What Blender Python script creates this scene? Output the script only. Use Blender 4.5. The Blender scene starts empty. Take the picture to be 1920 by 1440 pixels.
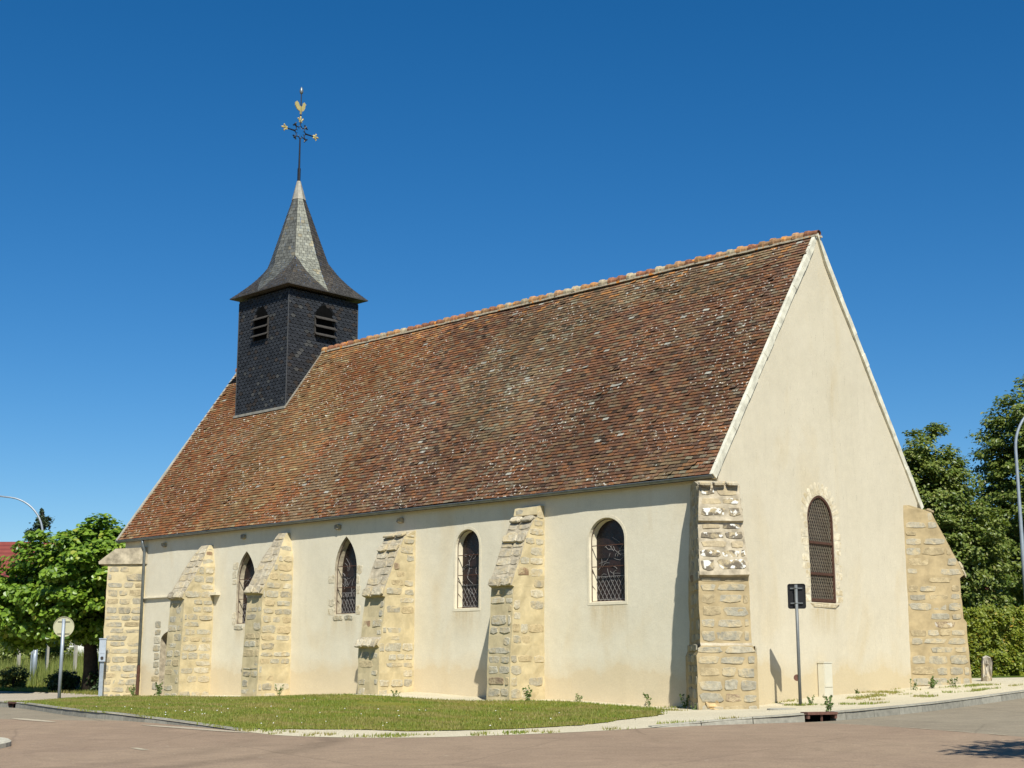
import bpy, bmesh, math, random
import numpy as np
from mathutils import Vector, noise
from mathutils.geometry import delaunay_2d_cdt

random.seed(7)
RN = np.random.default_rng(7)
S = bpy.context.scene
C = S.collection

# ------------------------------------------------------------------ camera, light, exposure
cam = bpy.data.objects.new('camera', bpy.data.cameras.new('camera'))
C.objects.link(cam)
S.camera = cam
cam.data.sensor_width = 36.0
cam.data.lens = 50.208
cam.data.clip_start = 0.1
cam.data.clip_end = 6000.0
_p, _y = math.radians(11.116), math.radians(134.018)
cam.location = (19.62, -27.23, 0.97)
fw = Vector((math.cos(_y) * math.cos(_p), math.sin(_y) * math.cos(_p), math.sin(_p)))
cam.rotation_euler = fw.to_track_quat('-Z', 'Y').to_euler()

SUN = Vector((1.40, -1.0, 1.92)).normalized()
w = bpy.data.worlds.new('World')
S.world = w
w.use_nodes = True
wn = w.node_tree
bg = wn.nodes['Background']
sky = wn.nodes.new('ShaderNodeTexSky')
sky.sky_type = 'NISHITA'
sky.sun_disc = False
sky.sun_elevation = math.asin(SUN.z)
sky.sun_rotation = math.atan2(SUN.x, SUN.y)
sky.altitude = 300
sky.air_density = 1.0
sky.dust_density = 0.0
sky.ozone_density = 6.0
hs = wn.nodes.new('ShaderNodeHueSaturation')
hs.inputs['Saturation'].default_value = 1.29
hs.inputs['Hue'].default_value = 0.5
wn.links.new(sky.outputs[0], hs.inputs['Color'])
wn.links.new(hs.outputs[0], bg.inputs[0])
bg.inputs[1].default_value = 0.074
sl = bpy.data.lights.new('sun', 'SUN')
sl.energy = 5.0
sl.angle = math.radians(0.53)
sl.color = (1.0, 0.975, 0.885)
so = bpy.data.objects.new('sun', sl)
C.objects.link(so)
so.location = (30, -30, 40)
so.rotation_euler = SUN.to_track_quat('Z', 'Y').to_euler()
S.view_settings.view_transform = 'Standard'
S.view_settings.look = 'None'
S.view_settings.exposure = 0.44
S.view_settings.gamma = 1.0

# ------------------------------------------------------------------ helpers
def nz(x, y, z=0.0, s=1.0):
    return noise.noise(Vector((x * s, y * s, z * s)))

class MB:
    """collects faces (with a colour and a material index each) and links them as ONE mesh object"""
    def __init__(self):
        self.v, self.f, self.c, self.m = [], [], [], []
    def face(self, pts, col=(1, 1, 1), mi=0):
        n = len(self.v)
        self.v.extend([tuple(p) for p in pts])
        self.f.append(tuple(range(n, n + len(pts))))
        self.c.append(col); self.m.append(mi)
    def mesh(self, vs, fs, col=(1, 1, 1), mi=0):
        n = len(self.v)
        self.v.extend([tuple(p) for p in vs])
        for f in fs:
            self.f.append(tuple(n + i for i in f)); self.c.append(col); self.m.append(mi)
    def box(self, a, b, col=(1, 1, 1), mi=0):
        x0, y0, z0 = a; x1, y1, z1 = b
        self.mesh([(x0,y0,z0),(x1,y0,z0),(x1,y1,z0),(x0,y1,z0),(x0,y0,z1),(x1,y0,z1),(x1,y1,z1),(x0,y1,z1)],
                  [(0,3,2,1),(4,5,6,7),(0,1,5,4),(1,2,6,5),(2,3,7,6),(3,0,4,7)], col, mi)
    def bar(self, p, q, w_, h_=None, up=(0, 0, 1), col=(1, 1, 1), mi=0):
        p, q = Vector(p), Vector(q); h_ = h_ or w_
        d = (q - p).normalized(); u = Vector(up)
        if abs(d.dot(u)) > 0.95: u = Vector((1, 0, 0)) if abs(d.x) < 0.9 else Vector((0, 1, 0))
        s = d.cross(u).normalized() * w_ / 2; t = s.cross(d).normalized() * h_ / 2
        self.mesh([p-s-t, p+s-t, p+s+t, p-s+t, q-s-t, q+s-t, q+s+t, q-s+t],
                  [(0,3,2,1),(4,5,6,7),(0,1,5,4),(1,2,6,5),(2,3,7,6),(3,0,4,7)], col, mi)
    def tube(self, pts, rad, n=10, col=(1, 1, 1), mi=0, cap=True):
        pts = [Vector(p) for p in pts]
        rad = rad if isinstance(rad, (list, tuple)) else [rad] * len(pts)
        rings = []; ref = None
        for i, p in enumerate(pts):
            d = (pts[min(i+1, len(pts)-1)] - pts[max(i-1, 0)]).normalized()
            if ref is None:
                ref = d.orthogonal().normalized()
            ref = (ref - d * ref.dot(d)).normalized()
            b = d.cross(ref)
            rings.append([p + (ref * math.cos(2*math.pi*k/n) + b * math.sin(2*math.pi*k/n)) * rad[i] for k in range(n)])
        vs = [v for r in rings for v in r]; fs = []
        for i in range(len(pts) - 1):
            for k in range(n):
                a, b2 = i*n + k, i*n + (k+1) % n
                fs.append((a, b2, b2 + n, a + n))
        if cap:
            fs.append(tuple(range(n))[::-1]); fs.append(tuple(range((len(pts)-1)*n, len(pts)*n)))
        self.mesh(vs, fs, col, mi)
    def lathe(self, prof, centre, n=20, col=(1, 1, 1), mi=0):
        cx, cy = centre; vs = []; fs = []
        for r, z in prof:
            for k in range(n):
                a = 2*math.pi*k/n; vs.append((cx + r*math.cos(a), cy + r*math.sin(a), z))
        for i in range(len(prof)-1):
            for k in range(n):
                a, b = i*n+k, i*n+(k+1) % n; fs.append((a, b, b+n, a+n))
        fs.append(tuple(range(n))[::-1]); fs.append(tuple(range((len(prof)-1)*n, len(prof)*n)))
        self.mesh(vs, fs, col, mi)
    def build(self, name, mats, parent=None, smooth=False):
        me = bpy.data.meshes.new(name)
        me.from_pydata(self.v, [], self.f)
        mats = mats if isinstance(mats, (list, tuple)) else [mats]
        for m in mats: me.materials.append(m)
        me.polygons.foreach_set('material_index', self.m)
        if smooth: me.polygons.foreach_set('use_smooth', [True] * len(self.f))
        ca = me.color_attributes.new('tint', 'FLOAT_COLOR', 'CORNER')
        cnt = [len(f) for f in self.f]
        arr = np.repeat(np.array([(c[0], c[1], c[2], 1.0) for c in self.c], dtype=np.float32), cnt, axis=0)
        ca.data.foreach_set('color', arr.ravel())
        me.update()
        o = bpy.data.objects.new(name, me)
        C.objects.link(o)
        if parent: o.parent = parent; o.matrix_parent_inverse = parent.matrix_world.inverted()
        return o

def tag(o, label=None, cat=None, group=None, kind=None):
    for k, v in (('label', label), ('category', cat), ('group', group), ('kind', kind)):
        if v: o[k] = v
    return o

def empty(name, loc, label=None, cat=None, group=None):
    o = bpy.data.objects.new(name, None); C.objects.link(o)
    o.location = loc; o.empty_display_size = 0.3
    bpy.context.view_layer.update()
    return tag(o, label, cat, group)

# ------------------------------------------------------------------ materials
def mat(name, rough=0.9, spec=0.2, metal=0.0):
    m = bpy.data.materials.new(name); m.use_nodes = True
    nt = m.node_tree; b = nt.nodes['Principled BSDF']
    b.inputs['Roughness'].default_value = rough
    b.inputs['Specular IOR Level'].default_value = spec
    b.inputs['Metallic'].default_value = metal
    return m, nt, b

def node(nt, t, **kw):
    n = nt.nodes.new(t)
    for k, v in kw.items(): setattr(n, k, v)
    return n

def coords(nt, scale=(1, 1, 1), src='Object'):
    tc = node(nt, 'ShaderNodeTexCoord'); mp = node(nt, 'ShaderNodeMapping')
    mp.inputs['Scale'].default_value = scale
    nt.links.new(tc.outputs[src], mp.inputs[0]); return mp.outputs[0]

def noisetex(nt, vec, scale, detail=5, rough=0.6, dist=0.0):
    n = node(nt, 'ShaderNodeTexNoise')
    n.inputs['Scale'].default_value = scale; n.inputs['Detail'].default_value = detail
    n.inputs['Roughness'].default_value = rough; n.inputs['Distortion'].default_value = dist
    nt.links.new(vec, n.inputs['Vector']); return n.outputs['Fac']

def ramp(nt, fac, stops, interp='LINEAR'):
    r = node(nt, 'ShaderNodeValToRGB'); cr = r.color_ramp; cr.interpolation = interp
    while len(cr.elements) < len(stops): cr.elements.new(0.5)
    for e, (p, c) in zip(cr.elements, stops):
        e.position = p
        e.color = (c, c, c, 1) if not isinstance(c, (tuple, list)) else (*c, 1)
    nt.links.new(fac, r.inputs[0]); return r.outputs[0]

def mix(nt, fac, a, b, mode='MIX'):
    m = node(nt, 'ShaderNodeMix', data_type='RGBA', blend_type=mode)
    for s, v in ((m.inputs[0], fac), (m.inputs[6], a), (m.inputs[7], b)):
        if isinstance(v, (int, float)): s.default_value = v
        elif isinstance(v, (tuple, list)): s.default_value = (*v, 1)
        else: nt.links.new(v, s)
    return m.outputs[2]

def bump(nt, b, h, strength=0.3, dist=0.02):
    n = node(nt, 'ShaderNodeBump'); n.inputs['Strength'].default_value = strength
    n.inputs['Distance'].default_value = dist
    nt.links.new(h, n.inputs['Height']); nt.links.new(n.outputs[0], b.inputs['Normal'])

def tintcol(nt):
    a = node(nt, 'ShaderNodeAttribute', attribute_name='tint'); return a.outputs['Color']

def simple(name, col, rough=0.6, spec=0.3, metal=0.0, var=0.25, scale=6.0, b_=0.0):
    m, nt, b = mat(name, rough, spec, metal)
    v = coords(nt); f = noisetex(nt, v, scale)
    k = ramp(nt, f, [(0.3, 1 - var), (0.7, 1 + var * 0.6)])
    nt.links.new(mix(nt, 1.0, col, k, 'MULTIPLY'), b.inputs['Base Color'])
    if b_: bump(nt, b, f, b_, 0.01)
    return m

def tinted(name, rough=0.85, spec=0.15, scale=14.0, var=0.35, bst=0.4, bd=0.01, lichen=None, patchy=0, darkonly=False, smear=None):
    m, nt, b = mat(name, rough, spec)
    v = coords(nt); f = noisetex(nt, v, scale, 6, 0.65)
    col = mix(nt, 1.0, tintcol(nt), ramp(nt, f, [(0.28, 1 - var), (0.72, 1 + var)]), 'MULTIPLY')
    if smear: col = mix(nt, ramp(nt, noisetex(nt, v, 3.2, 6, 0.7, 0.5), [(0.47, 0.0), (0.60, 0.85)]), col, smear)
    if lichen:
        lc, ls, lo = lichen
        lf = ramp(nt, noisetex(nt, v, ls, 3, 0.5), [(lo, 0.0), (lo + 0.04, 1.0)])
        if patchy: lf = mix(nt, 1.0, lf, ramp(nt, noisetex(nt, v, patchy, 3, 0.6), [(0.42, 0.0), (0.56, 1.0)]), 'MULTIPLY')
        if darkonly:
            bw = node(nt, 'ShaderNodeRGBToBW'); nt.links.new(tintcol(nt), bw.inputs[0])
            lf = mix(nt, 1.0, lf, ramp(nt, bw.outputs[0], [(0.135, 1.0), (0.16, 0.0)]), 'MULTIPLY')
        col = mix(nt, lf, col, lc)
    nt.links.new(col, b.inputs['Base Color'])
    bump(nt, b, f, bst, bd)
    return m

def plaster(name, base, pale, stain, amt, sills=(), axis=0):
    m, nt, b = mat(name, 0.95, 0.08)
    v = coords(nt)
    big = noisetex(nt, v, 0.45, 5, 0.6, 0.4)
    col = mix(nt, ramp(nt, big, [(0.35, 0.0), (0.68, 1.0)]), base, pale)
    vs = coords(nt, (1.0, 1.0, 0.35))
    st = noisetex(nt, vs, 0.8, 6, 0.62, 0.6)
    col = mix(nt, ramp(nt, st, [(0.55, 0.0), (0.75, amt)]), col, stain)
    sk = noisetex(nt, coords(nt, (3.2, 3.2, .16)), 1.0, 6, 0.65, 0.3)
    col = mix(nt, ramp(nt, sk, [(0.56, 0.0), (0.78, 0.38)]), col, tuple(c_*.80 for c_ in base))
    mo = noisetex(nt, v, 2.6, 7, 0.7, 0.4)
    col = mix(nt, 1.0, col, ramp(nt, mo, [(0.30, 0.945), (0.70, 1.035)]), 'MULTIPLY')
    # rising damp: ragged ochre band along the foot, patches under openings
    sx = node(nt, 'ShaderNodeSeparateXYZ'); nt.links.new(v, sx.inputs[0])
    ad = node(nt, 'ShaderNodeMath', operation='MULTIPLY_ADD')
    nt.links.new(noisetex(nt, v, 0.9, 5, 0.6), ad.inputs[0]); ad.inputs[1].default_value = -1.5
    nt.links.new(sx.outputs[2], ad.inputs[2])
    col = mix(nt, ramp(nt, ad.outputs[0], [(0.0, 0.62), (0.10, 0.35), (0.45, 0.0)]), col, stain)
    def MM(op, a, b=None):
        n = node(nt, 'ShaderNodeMath', operation=op)
        for s_, v_ in zip(n.inputs, (a, b)):
            if v_ is None: continue
            if isinstance(v_, (int, float)): s_.default_value = v_
            else: nt.links.new(v_, s_)
        return n.outputs[0]
    for u_, h_, z_ in sills:               # ochre run-off below each sill
        wu = ramp(nt, MM('DIVIDE', MM('ABSOLUTE', MM('SUBTRACT', sx.outputs[axis], u_)), h_*2), [(0.38, 1.0), (0.60, 0.0)])
        dz = MM('SUBTRACT', z_, sx.outputs[2])
        wz = ramp(nt, dz, [(0.0, 0.0), (0.02, 1.0), (0.18, 0.8), (0.75, 0.0)])
        rn = ramp(nt, noisetex(nt, coords(nt, (4, 4, .5)), 1.2, 5, .65), [(0.35, 0.1), (0.65, 0.8)])
        col = mix(nt, mix(nt, 1.0, mix(nt, 1.0, wu, wz, 'MULTIPLY'), rn, 'MULTIPLY'), col, tuple(c_*.86 for c_ in stain))
    fine = noisetex(nt, v, 26, 4, 0.6)
    col = mix(nt, 1.0, col, ramp(nt, fine, [(0.25, 0.93), (0.75, 1.05)]), 'MULTIPLY')
    nt.links.new(col, b.inputs['Base Color'])
    mid = noisetex(nt, v, 5, 6, 0.7)
    bump(nt, b, mid, 0.22, 0.03)
    return m

M = {}
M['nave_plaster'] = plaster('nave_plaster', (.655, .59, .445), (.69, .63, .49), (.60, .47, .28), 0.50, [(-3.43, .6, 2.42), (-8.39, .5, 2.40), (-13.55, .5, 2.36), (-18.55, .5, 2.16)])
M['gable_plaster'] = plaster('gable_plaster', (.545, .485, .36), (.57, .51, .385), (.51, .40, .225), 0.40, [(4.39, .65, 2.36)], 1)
M['mortar'] = simple('ochre_mortar', (.515, .425, .255), 0.95, 0.05, 0, 0.22, 3.0, 0.6)
M['tan_mortar'] = simple('tan_mortar', (.385, .30, .17), 0.95, 0.05, 0, 0.26, 3.0, 0.7)
M['old_mortar'] = simple('weathered_mortar', (.41, .35, .25), 0.95, 0.05, 0, 0.45, 4.5, 0.8)
M['stone'] = tinted('rubble_stone', 0.95, 0.05, 9.0, 0.26, 0.8, 0.03, ((.62, .60, .54), 6.5, 0.54), 0, True, (.465, .375, .225))
M['surround'] = simple('pale_render', (.67, .60, .45), 0.95, 0.05, 0, 0.12, 5, 0.2)
M['verge'] = simple('lime_verge', (.62, .59, .47), 0.95, 0.05, 0, 0.35, 4.0, 0.6)
M['tile'] = tinted('clay_tile', 0.9, 0.1, 22, 0.35, 0.5, 0.008, ((.58, .56, .48), 13.0, 0.635), 0.5)
M['roof_deck'] = simple('roof_deck', (.045, .03, .02), 1.0, 0.0)
M['ridge'] = tinted('ridge_clay', 0.9, 0.1, 12, 0.4, 0.5, 0.01, ((.60, .24, .05), 5.0, 0.60))
M['slate'] = tinted('slate', 0.65, 0.25, 16, 0.30, 0.35, 0.006)
M['spire_slate'] = tinted('weathered_slate', 0.6, 0.35, 8, 0.35, 0.4, 0.006)
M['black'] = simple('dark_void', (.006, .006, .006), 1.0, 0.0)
M['zinc'] = simple('zinc', (.20, .22, .22), 0.45, 0.5, 0.6, 0.25, 5)
M['lead'] = simple('lead_sheet', (.30, .28, .23), 0.6, 0.4, 0.2, 0.3, 6)
M['iron'] = simple('wrought_iron', (.012, .014, .02), 0.5, 0.5, 0.3)
M['gilt'] = simple('gilding', (.55, .44, .17), 0.5, 0.4, 0.3, 0.2, 20)
M['rust'] = simple('rusty_iron', (.09, .045, .03), 0.8, 0.2, 0.2, 0.3, 12)
M['wire'] = simple('wire_mesh', (.24, .20, .14), 0.7, 0.3, 0.3)
M['came'] = simple('lead_came', (.30, .28, .27), 0.6, 0.4, 0.3)
M['wood'] = simple('grey_wood', (.055, .05, .045), 0.9, 0.1, 0, 0.3, 9)
M['door'] = simple('door_paint', (.12, .04, .035), 0.6, 0.3)
M['galv'] = simple('galvanised_steel', (.30, .34, .38), 0.5, 0.5, 0.35, 0.15, 6)
M['post_grey'] = simple('grey_post_paint', (.14, .15, .15), 0.5, 0.4, 0.2, 0.12)
M['sign_black'] = simple('black_plate', (.012, .012, .013), 0.6, 0.3)
M['sign_back'] = simple('beige_sign_back', (.42, .40, .26), 0.55, 0.4, 0.1, 0.1)
M['white_box'] = simple('ivory_plastic', (.58, .545, .43), 0.5, 0.4, 0, 0.06)
M['grey_box'] = simple('grey_plastic', (.36, .40, .45), 0.5, 0.4, 0, 0.1)
M['dark_metal'] = simple('dark_metal', (.05, .04, .035), 0.7, 0.3, 0.3)
M['kerb'] = tinted('kerb_concrete', 0.95, 0.1, 9, 0.25, 0.4, 0.01)
M['rust_red'] = simple('rusty_inlet_frame', (.15, .075, .055), 0.85, 0.2, 0.1, 0.35, 12)
M['concrete'] = simple('concrete', (.36, .34, .28), 0.95, 0.1, 0, 0.2, 5, 0.3)

def glass_mat():
    m, nt, b = mat('leaded_glass', 0.25, 0.4)
    v = coords(nt); f = noisetex(nt, v, 5, 3)
    nt.links.new(ramp(nt, f, [(0.3, (.010, .007, .007)), (0.55, (.022, .012, .010)), (0.75, (.035, .018, .016))]), b.inputs['Base Color'])
    nt.links.new(ramp(nt, noisetex(nt, v, 9, 2), [(0.3, 0.2), (0.7, 0.5)]), b.inputs['Roughness'])
    return m
M['glass'] = glass_mat()

def road_mat(name, base, dark, light, arcs=()):
    m, nt, b = mat(name, 0.9, 0.2)
    v = coords(nt)
    big = noisetex(nt, v, 0.16, 5, 0.6, 0.8)
    col = mix(nt, ramp(nt, big, [(0.35, 0.0), (0.65, 1.0)]), base, light)
    st = noisetex(nt, coords(nt, (0.35, 1.1, 1)), 0.7, 5, 0.6, 1.2)
    col = mix(nt, ramp(nt, st, [(0.55, 0.0), (0.78, 0.5)]), col, dark)
    fine = noisetex(nt, v, 34, 4, 0.8)
    col = mix(nt, 1.0, col, ramp(nt, fine, [(0.3, 0.70), (0.7, 1.28)]), 'MULTIPLY')
    blot = noisetex(nt, v, 1.3, 7, 0.75, 1.0)
    col = mix(nt, 1.0, col, ramp(nt, blot, [(0.32, 0.84), (0.68, 1.10)]), 'MULTIPLY')
    crk = node(nt, 'ShaderNodeTexVoronoi', feature='DISTANCE_TO_EDGE'); crk.inputs['Scale'].default_value = .22
    wv = node(nt, 'ShaderNodeMix', data_type='VECTOR'); wv.inputs[0].default_value = .12
    ns = node(nt, 'ShaderNodeTexNoise'); ns.inputs['Scale'].default_value = .9; ns.inputs['Detail'].default_value = 6
    nt.links.new(v, ns.inputs['Vector']); nt.links.new(v, wv.inputs[4]); nt.links.new(ns.outputs['Color'], wv.inputs[5]); nt.links.new(wv.outputs[1], crk.inputs['Vector'])
    col = mix(nt, ramp(nt, crk.outputs['Distance'], [(0.0, 0.40), (0.006, 0.0)]), col, tuple(c_*.5 for c_ in base))
    for cx_, cy_, r_, w_, k_ in arcs:          # curved tyre marks
        def M_(op, a, b=None):
            n = node(nt, 'ShaderNodeMath', operation=op)
            for s_, v_ in zip(n.inputs, (a, b)):
                if v_ is None: continue
                if isinstance(v_, (int, float)): s_.default_value = v_
                else: nt.links.new(v_, s_)
            return n.outputs[0]
        sx = node(nt, 'ShaderNodeSeparateXYZ'); nt.links.new(v, sx.inputs[0])
        dx, dy = M_('SUBTRACT', sx.outputs[0], cx_), M_('SUBTRACT', sx.outputs[1], cy_)
        d = M_('SQRT', M_('ADD', M_('MULTIPLY', dx, dx), M_('MULTIPLY', dy, dy)))
        band = ramp(nt, M_('DIVIDE', M_('ABSOLUTE', M_('SUBTRACT', d, r_)), w_*2.5), [(0.15, 1.0), (0.6, 0.0)])
        lim = ramp(nt, M_('MULTIPLY', M_('ADD', sx.outputs[0], 3.5), .3), [(0.1, 0.0), (0.9, 1.0)])
        wear = ramp(nt, noisetex(nt, v, 1.5, 4, .6), [(.3, .3), (.6, 1.0)])
        f_ = mix(nt, 1.0, mix(nt, 1.0, band, lim, 'MULTIPLY'), wear, 'MULTIPLY')
        col = mix(nt, f_, col, mix(nt, 1.0, col, (k_, k_, k_), 'MULTIPLY'))
    sp = ramp(nt, noisetex(nt, v, 7, 2, 0.5), [(0.74, 0.0), (0.77, 0.6)])
    col = mix(nt, sp, col, (.45, .40, .30))
    nt.links.new(col, b.inputs['Base Color']); bump(nt, b, fine, 0.35, 0.006)
    return m
M['red_road'] = road_mat('red_asphalt', (.250, .178, .120), (.192, .133, .096), (.288, .210, .140), [(-6.39, -17.48, 8.9, .30, .72), (-6.39, -17.48, 7.5, .25, .86)])
M['grey_road'] = road_mat('grey_asphalt', (.225, .188, .132), (.185, .156, .112), (.255, .215, .152))

def gravel_mat(name, a, b_, c_):
    m, nt, b = mat(name, 0.98, 0.05)
    v = coords(nt)
    f = noisetex(nt, v, 0.5, 5, 0.65, 0.5); g = noisetex(nt, v, 38, 4, 0.75)
    col = mix(nt, ramp(nt, f, [(0.35, 0.0), (0.65, 1.0)]), a, b_)
    col = mix(nt, ramp(nt, noisetex(nt, v, 3.0, 5, 0.7), [(0.60, 0.0), (0.72, 0.55)]), col, c_)
    col = mix(nt, 1.0, col, ramp(nt, g, [(0.25, 0.62), (0.7, 1.2)]), 'MULTIPLY')
    nt.links.new(col, b.inputs['Base Color']); bump(nt, b, g, 0.6, 0.02)
    return m
M['gravel'] = gravel_mat('pale_gravel', (.50, .44, .31), (.56, .50, .36), (.38, .33, .21))
M['path'] = gravel_mat('path_gravel', (.36, .31, .24), (.42, .36, .28), (.30, .25, .2))

def soil_grass(name, a, b_, c_):
    m, nt, b = mat(name, 1.0, 0.0)
    v = coords(nt); f = noisetex(nt, v, 0.55, 6, 0.65, 0.6); g = noisetex(nt, v, 30, 4, 0.7)
    col = ramp(nt, f, [(0.32, a), (0.52, b_), (0.70, c_)])
    col = mix(nt, 1.0, col, ramp(nt, g, [(0.3, 0.6), (0.7, 1.3)]), 'MULTIPLY')
    nt.links.new(col, b.inputs['Base Color']); bump(nt, b, g, 0.8, 0.03)
    return m
M['lawn'] = soil_grass('lawn_soil', (.13, .16, .022), (.18, .18, .034), (.26, .21, .07))
M['terrain'] = soil_grass('meadow', (.06, .10, .022), (.09, .115, .022), (.14, .13, .035))

def leafy(name, dark, light, trans=0.35, rough=0.45, yel=None, dry=None):
    m = bpy.data.materials.new(name); m.use_nodes = True; nt = m.node_tree
    b = nt.nodes['Principled BSDF']; out = nt.nodes['Material Output']
    b.inputs['Roughness'].default_value = rough; b.inputs['Specular IOR Level'].default_value = 0.35
    g = node(nt, 'ShaderNodeNewGeometry')
    stops = [(0.0, dark), (0.8, light)] + ([(0.93, light), (1.0, yel)] if yel else [])
    col = ramp(nt, g.outputs['Random Per Island'], stops)
    if dry: col = mix(nt, ramp(nt, noisetex(nt, coords(nt, (.6, 1.2, 1)), .9, 5, .6, .5), [(.44, 0.0), (.60, .9)]), col, dry)
    nt.links.new(col, b.inputs['Base Color'])
    t = node(nt, 'ShaderNodeBsdfTranslucent')
    nt.links.new(mix(nt, 1.0, col, (1.25, 1.35, 0.5), 'MULTIPLY'), t.inputs[0])
    ms = node(nt, 'ShaderNodeMixShader'); ms.inputs[0].default_value = trans
    nt.links.new(b.outputs[0], ms.inputs[1]); nt.links.new(t.outputs[0], ms.inputs[2])
    nt.links.new(ms.outputs[0], out.inputs[0])
    return m
M['lime_leaf'] = leafy('lime_leaf', (.055, .120, .010), (.205, .31, .034), 0.30, 0.38, (.32, .34, .05))
M['tree_leaf'] = leafy('tree_leaf', (.070, .115, .016), (.195, .23, .050), 0.30, 0.4, (.28, .27, .10))
M['hedge_leaf'] = leafy('hedge_leaf', (.085, .125, .010), (.245, .275, .030), 0.3, 0.45, (.36, .23, .035))
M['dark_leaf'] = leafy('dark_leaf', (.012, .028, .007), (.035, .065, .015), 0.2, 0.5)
M['shrub_leaf'] = leafy('shrub_leaf', (.07, .095, .018), (.16, .17, .035), 0.3, 0.5, (.20, .07, .03))
M['needle'] = leafy('needle', (.020, .040, .015), (.05, .075, .03), 0.1, 0.6)
M['grass'] = leafy('grass_blade', (.115, .175, .020), (.225, .250, .038), 0.28, 0.6, (.32, .26, .08), dry=(.30, .24, .085))
M['tall_grass'] = leafy('tall_grass_blade', (.12, .165, .03), (.25, .27, .07), 0.3, 0.6, (.28, .24, .10))
M['weed'] = leafy('weed_leaf', (.07, .12, .03), (.15, .20, .06), 0.3, 0.6)
M['bark'] = simple('bark', (.055, .042, .032), 0.95, 0.05, 0, 0.4, 8, 0.8)
M['petal'] = simple('petal', (.8, .78, .74), 0.8, 0.1, 0, 0.05)
M['house_wall'] = simple('house_render', (.68, .66, .60), 0.95, 0.05, 0, 0.06, 0.5)
M['stone_plain'] = simple('weathered_stone', (.42, .36, .26), 0.95, 0.05, 0, 0.4, 7, 0.8)

def house_roof():
    m, nt, b = mat('red_pan_tiles', 0.8, 0.2)
    v = coords(nt); f = noisetex(nt, v, 2.0)
    wv = node(nt, 'ShaderNodeTexWave', wave_type='BANDS', bands_direction='Z')
    wv.inputs['Scale'].default_value = 1.05
    nt.links.new(v, wv.inputs[0])
    col = mix(nt, ramp(nt, f, [(.3, 0.0), (.7, 1.0)]), (.175, .040, .032), (.215, .055, .042))
    col = mix(nt, ramp(nt, wv.outputs['Fac'], [(0.0, 0.55), (0.25, 0.0)]), col, (.06, .012, .012))
    nt.links.new(col, b.inputs['Base Color']); bump(nt, b, wv.outputs['Fac'], 0.6, 0.06)
    return m
M['house_roof'] = house_roof()

# ------------------------------------------------------------------ ground height
CP = np.array([(0,0,-.02),(-1.4,0,-.03),(-4.1,0,.07),(-8.7,0,.14),(-10,0,.2),(-13.6,0,.1),(-15.6,0,.02),(-19.8,0,-.01),(-24.5,0,-.1),
 (0,1.3,0),(0,2.7,.1),(0,5.6,.22),(0,8.3,.33),(1.1,9.7,.44),(19.6,-27.2,-.63),(15,30,.9),(40,20,.8),(30,60,1.2),(-4,22,.62),(8,-8,-.15),
 (-15,-13,-.3),(30,-40,-.8),(-60,-40,-.5),(60,-20,0),(6,2,.1),(5,8,.36),(0,-12,-.3),(-30,-12,-.3),(-36,4,0.0),(-44,6.5,.45),(-52,11,.9),(-80,30,1.2),(-30,30,.5)], float)
def _rbf():
    X = CP[:, :2]; n = len(X); D = np.linalg.norm(X[:, None] - X[None], axis=-1)
    A = np.zeros((n+3, n+3)); A[:n, :n] = -np.sqrt(D*D + 4); A[:n, n] = 1; A[:n, n+1:] = X; A[n:, :n] = A[:n, n:].T
    return np.linalg.solve(A, np.r_[CP[:, 2], 0, 0, 0])
_W = _rbf()
def G(x, y):
    r = math.hypot(x, y)
    k = 1.0
    if r > 120: k = 120 / r; x, y = x*k, y*k
    n = len(CP); d = np.hypot(CP[:, 0]-x, CP[:, 1]-y)
    return float(-(np.sqrt(d*d+4) @ _W[:n]) + _W[n] + _W[n+1]*x + _W[n+2]*y)

def chaikin(p, it=2):
    for _ in range(it):
        q = [p[0]]
        for a, b in zip(p[:-1], p[1:]):
            q += [(a[0]*.75+b[0]*.25, a[1]*.75+b[1]*.25), (a[0]*.25+b[0]*.75, a[1]*.25+b[1]*.75)]
        p = q + [p[-1]]
    return p

def inpoly(x, y, P):
    c = False; j = len(P)-1
    for i in range(len(P)):
        if (P[i][1] > y) != (P[j][1] > y) and x < (P[j][0]-P[i][0])*(y-P[i][1])/(P[j][1]-P[i][1]) + P[i][0]: c = not c
        j = i
    return c

def sheet(name, poly, zf, mt, step=0.6, coarse=None):
    """a ground sheet: polygon with interior grid points, draped over the height function"""
    pts = [Vector((x, y)) for x, y in poly]; n = len(pts)
    xs = [p.x for p in pts]; ys = [p.y for p in pts]
    x0, x1, y0, y1 = min(xs), max(xs), min(ys), max(ys)
    def gridpts(st, lim=None):
        i = math.floor(x0/st)
        while i*st < x1:
            j = math.floor(y0/st)
            while j*st < y1:
                x, y = i*st, j*st
                if (lim is None or lim(x, y)) and inpoly(x, y, poly): yield Vector((x + 1e-4, y + 2e-4))
                j += 1
            i += 1
    if coarse:
        R, cst = coarse
        near = lambda x, y: math.hypot(x + 5, y + 3) < R
        pts += list(gridpts(step, near)) + list(gridpts(cst, lambda x, y: not near(x, y)))
    else:
        pts += list(gridpts(step))
    v, e, f, *_ = delaunay_2d_cdt(pts, [(i, (i+1) % n) for i in range(n)], [list(range(n))], 1, 1e-5)
    mb = MB(); mb.mesh([(p.x, p.y, zf(p.x, p.y)) for p in v], [tuple(t) for t in f])
    return tag(mb.build(name, mt, smooth=True), kind='structure')

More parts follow.
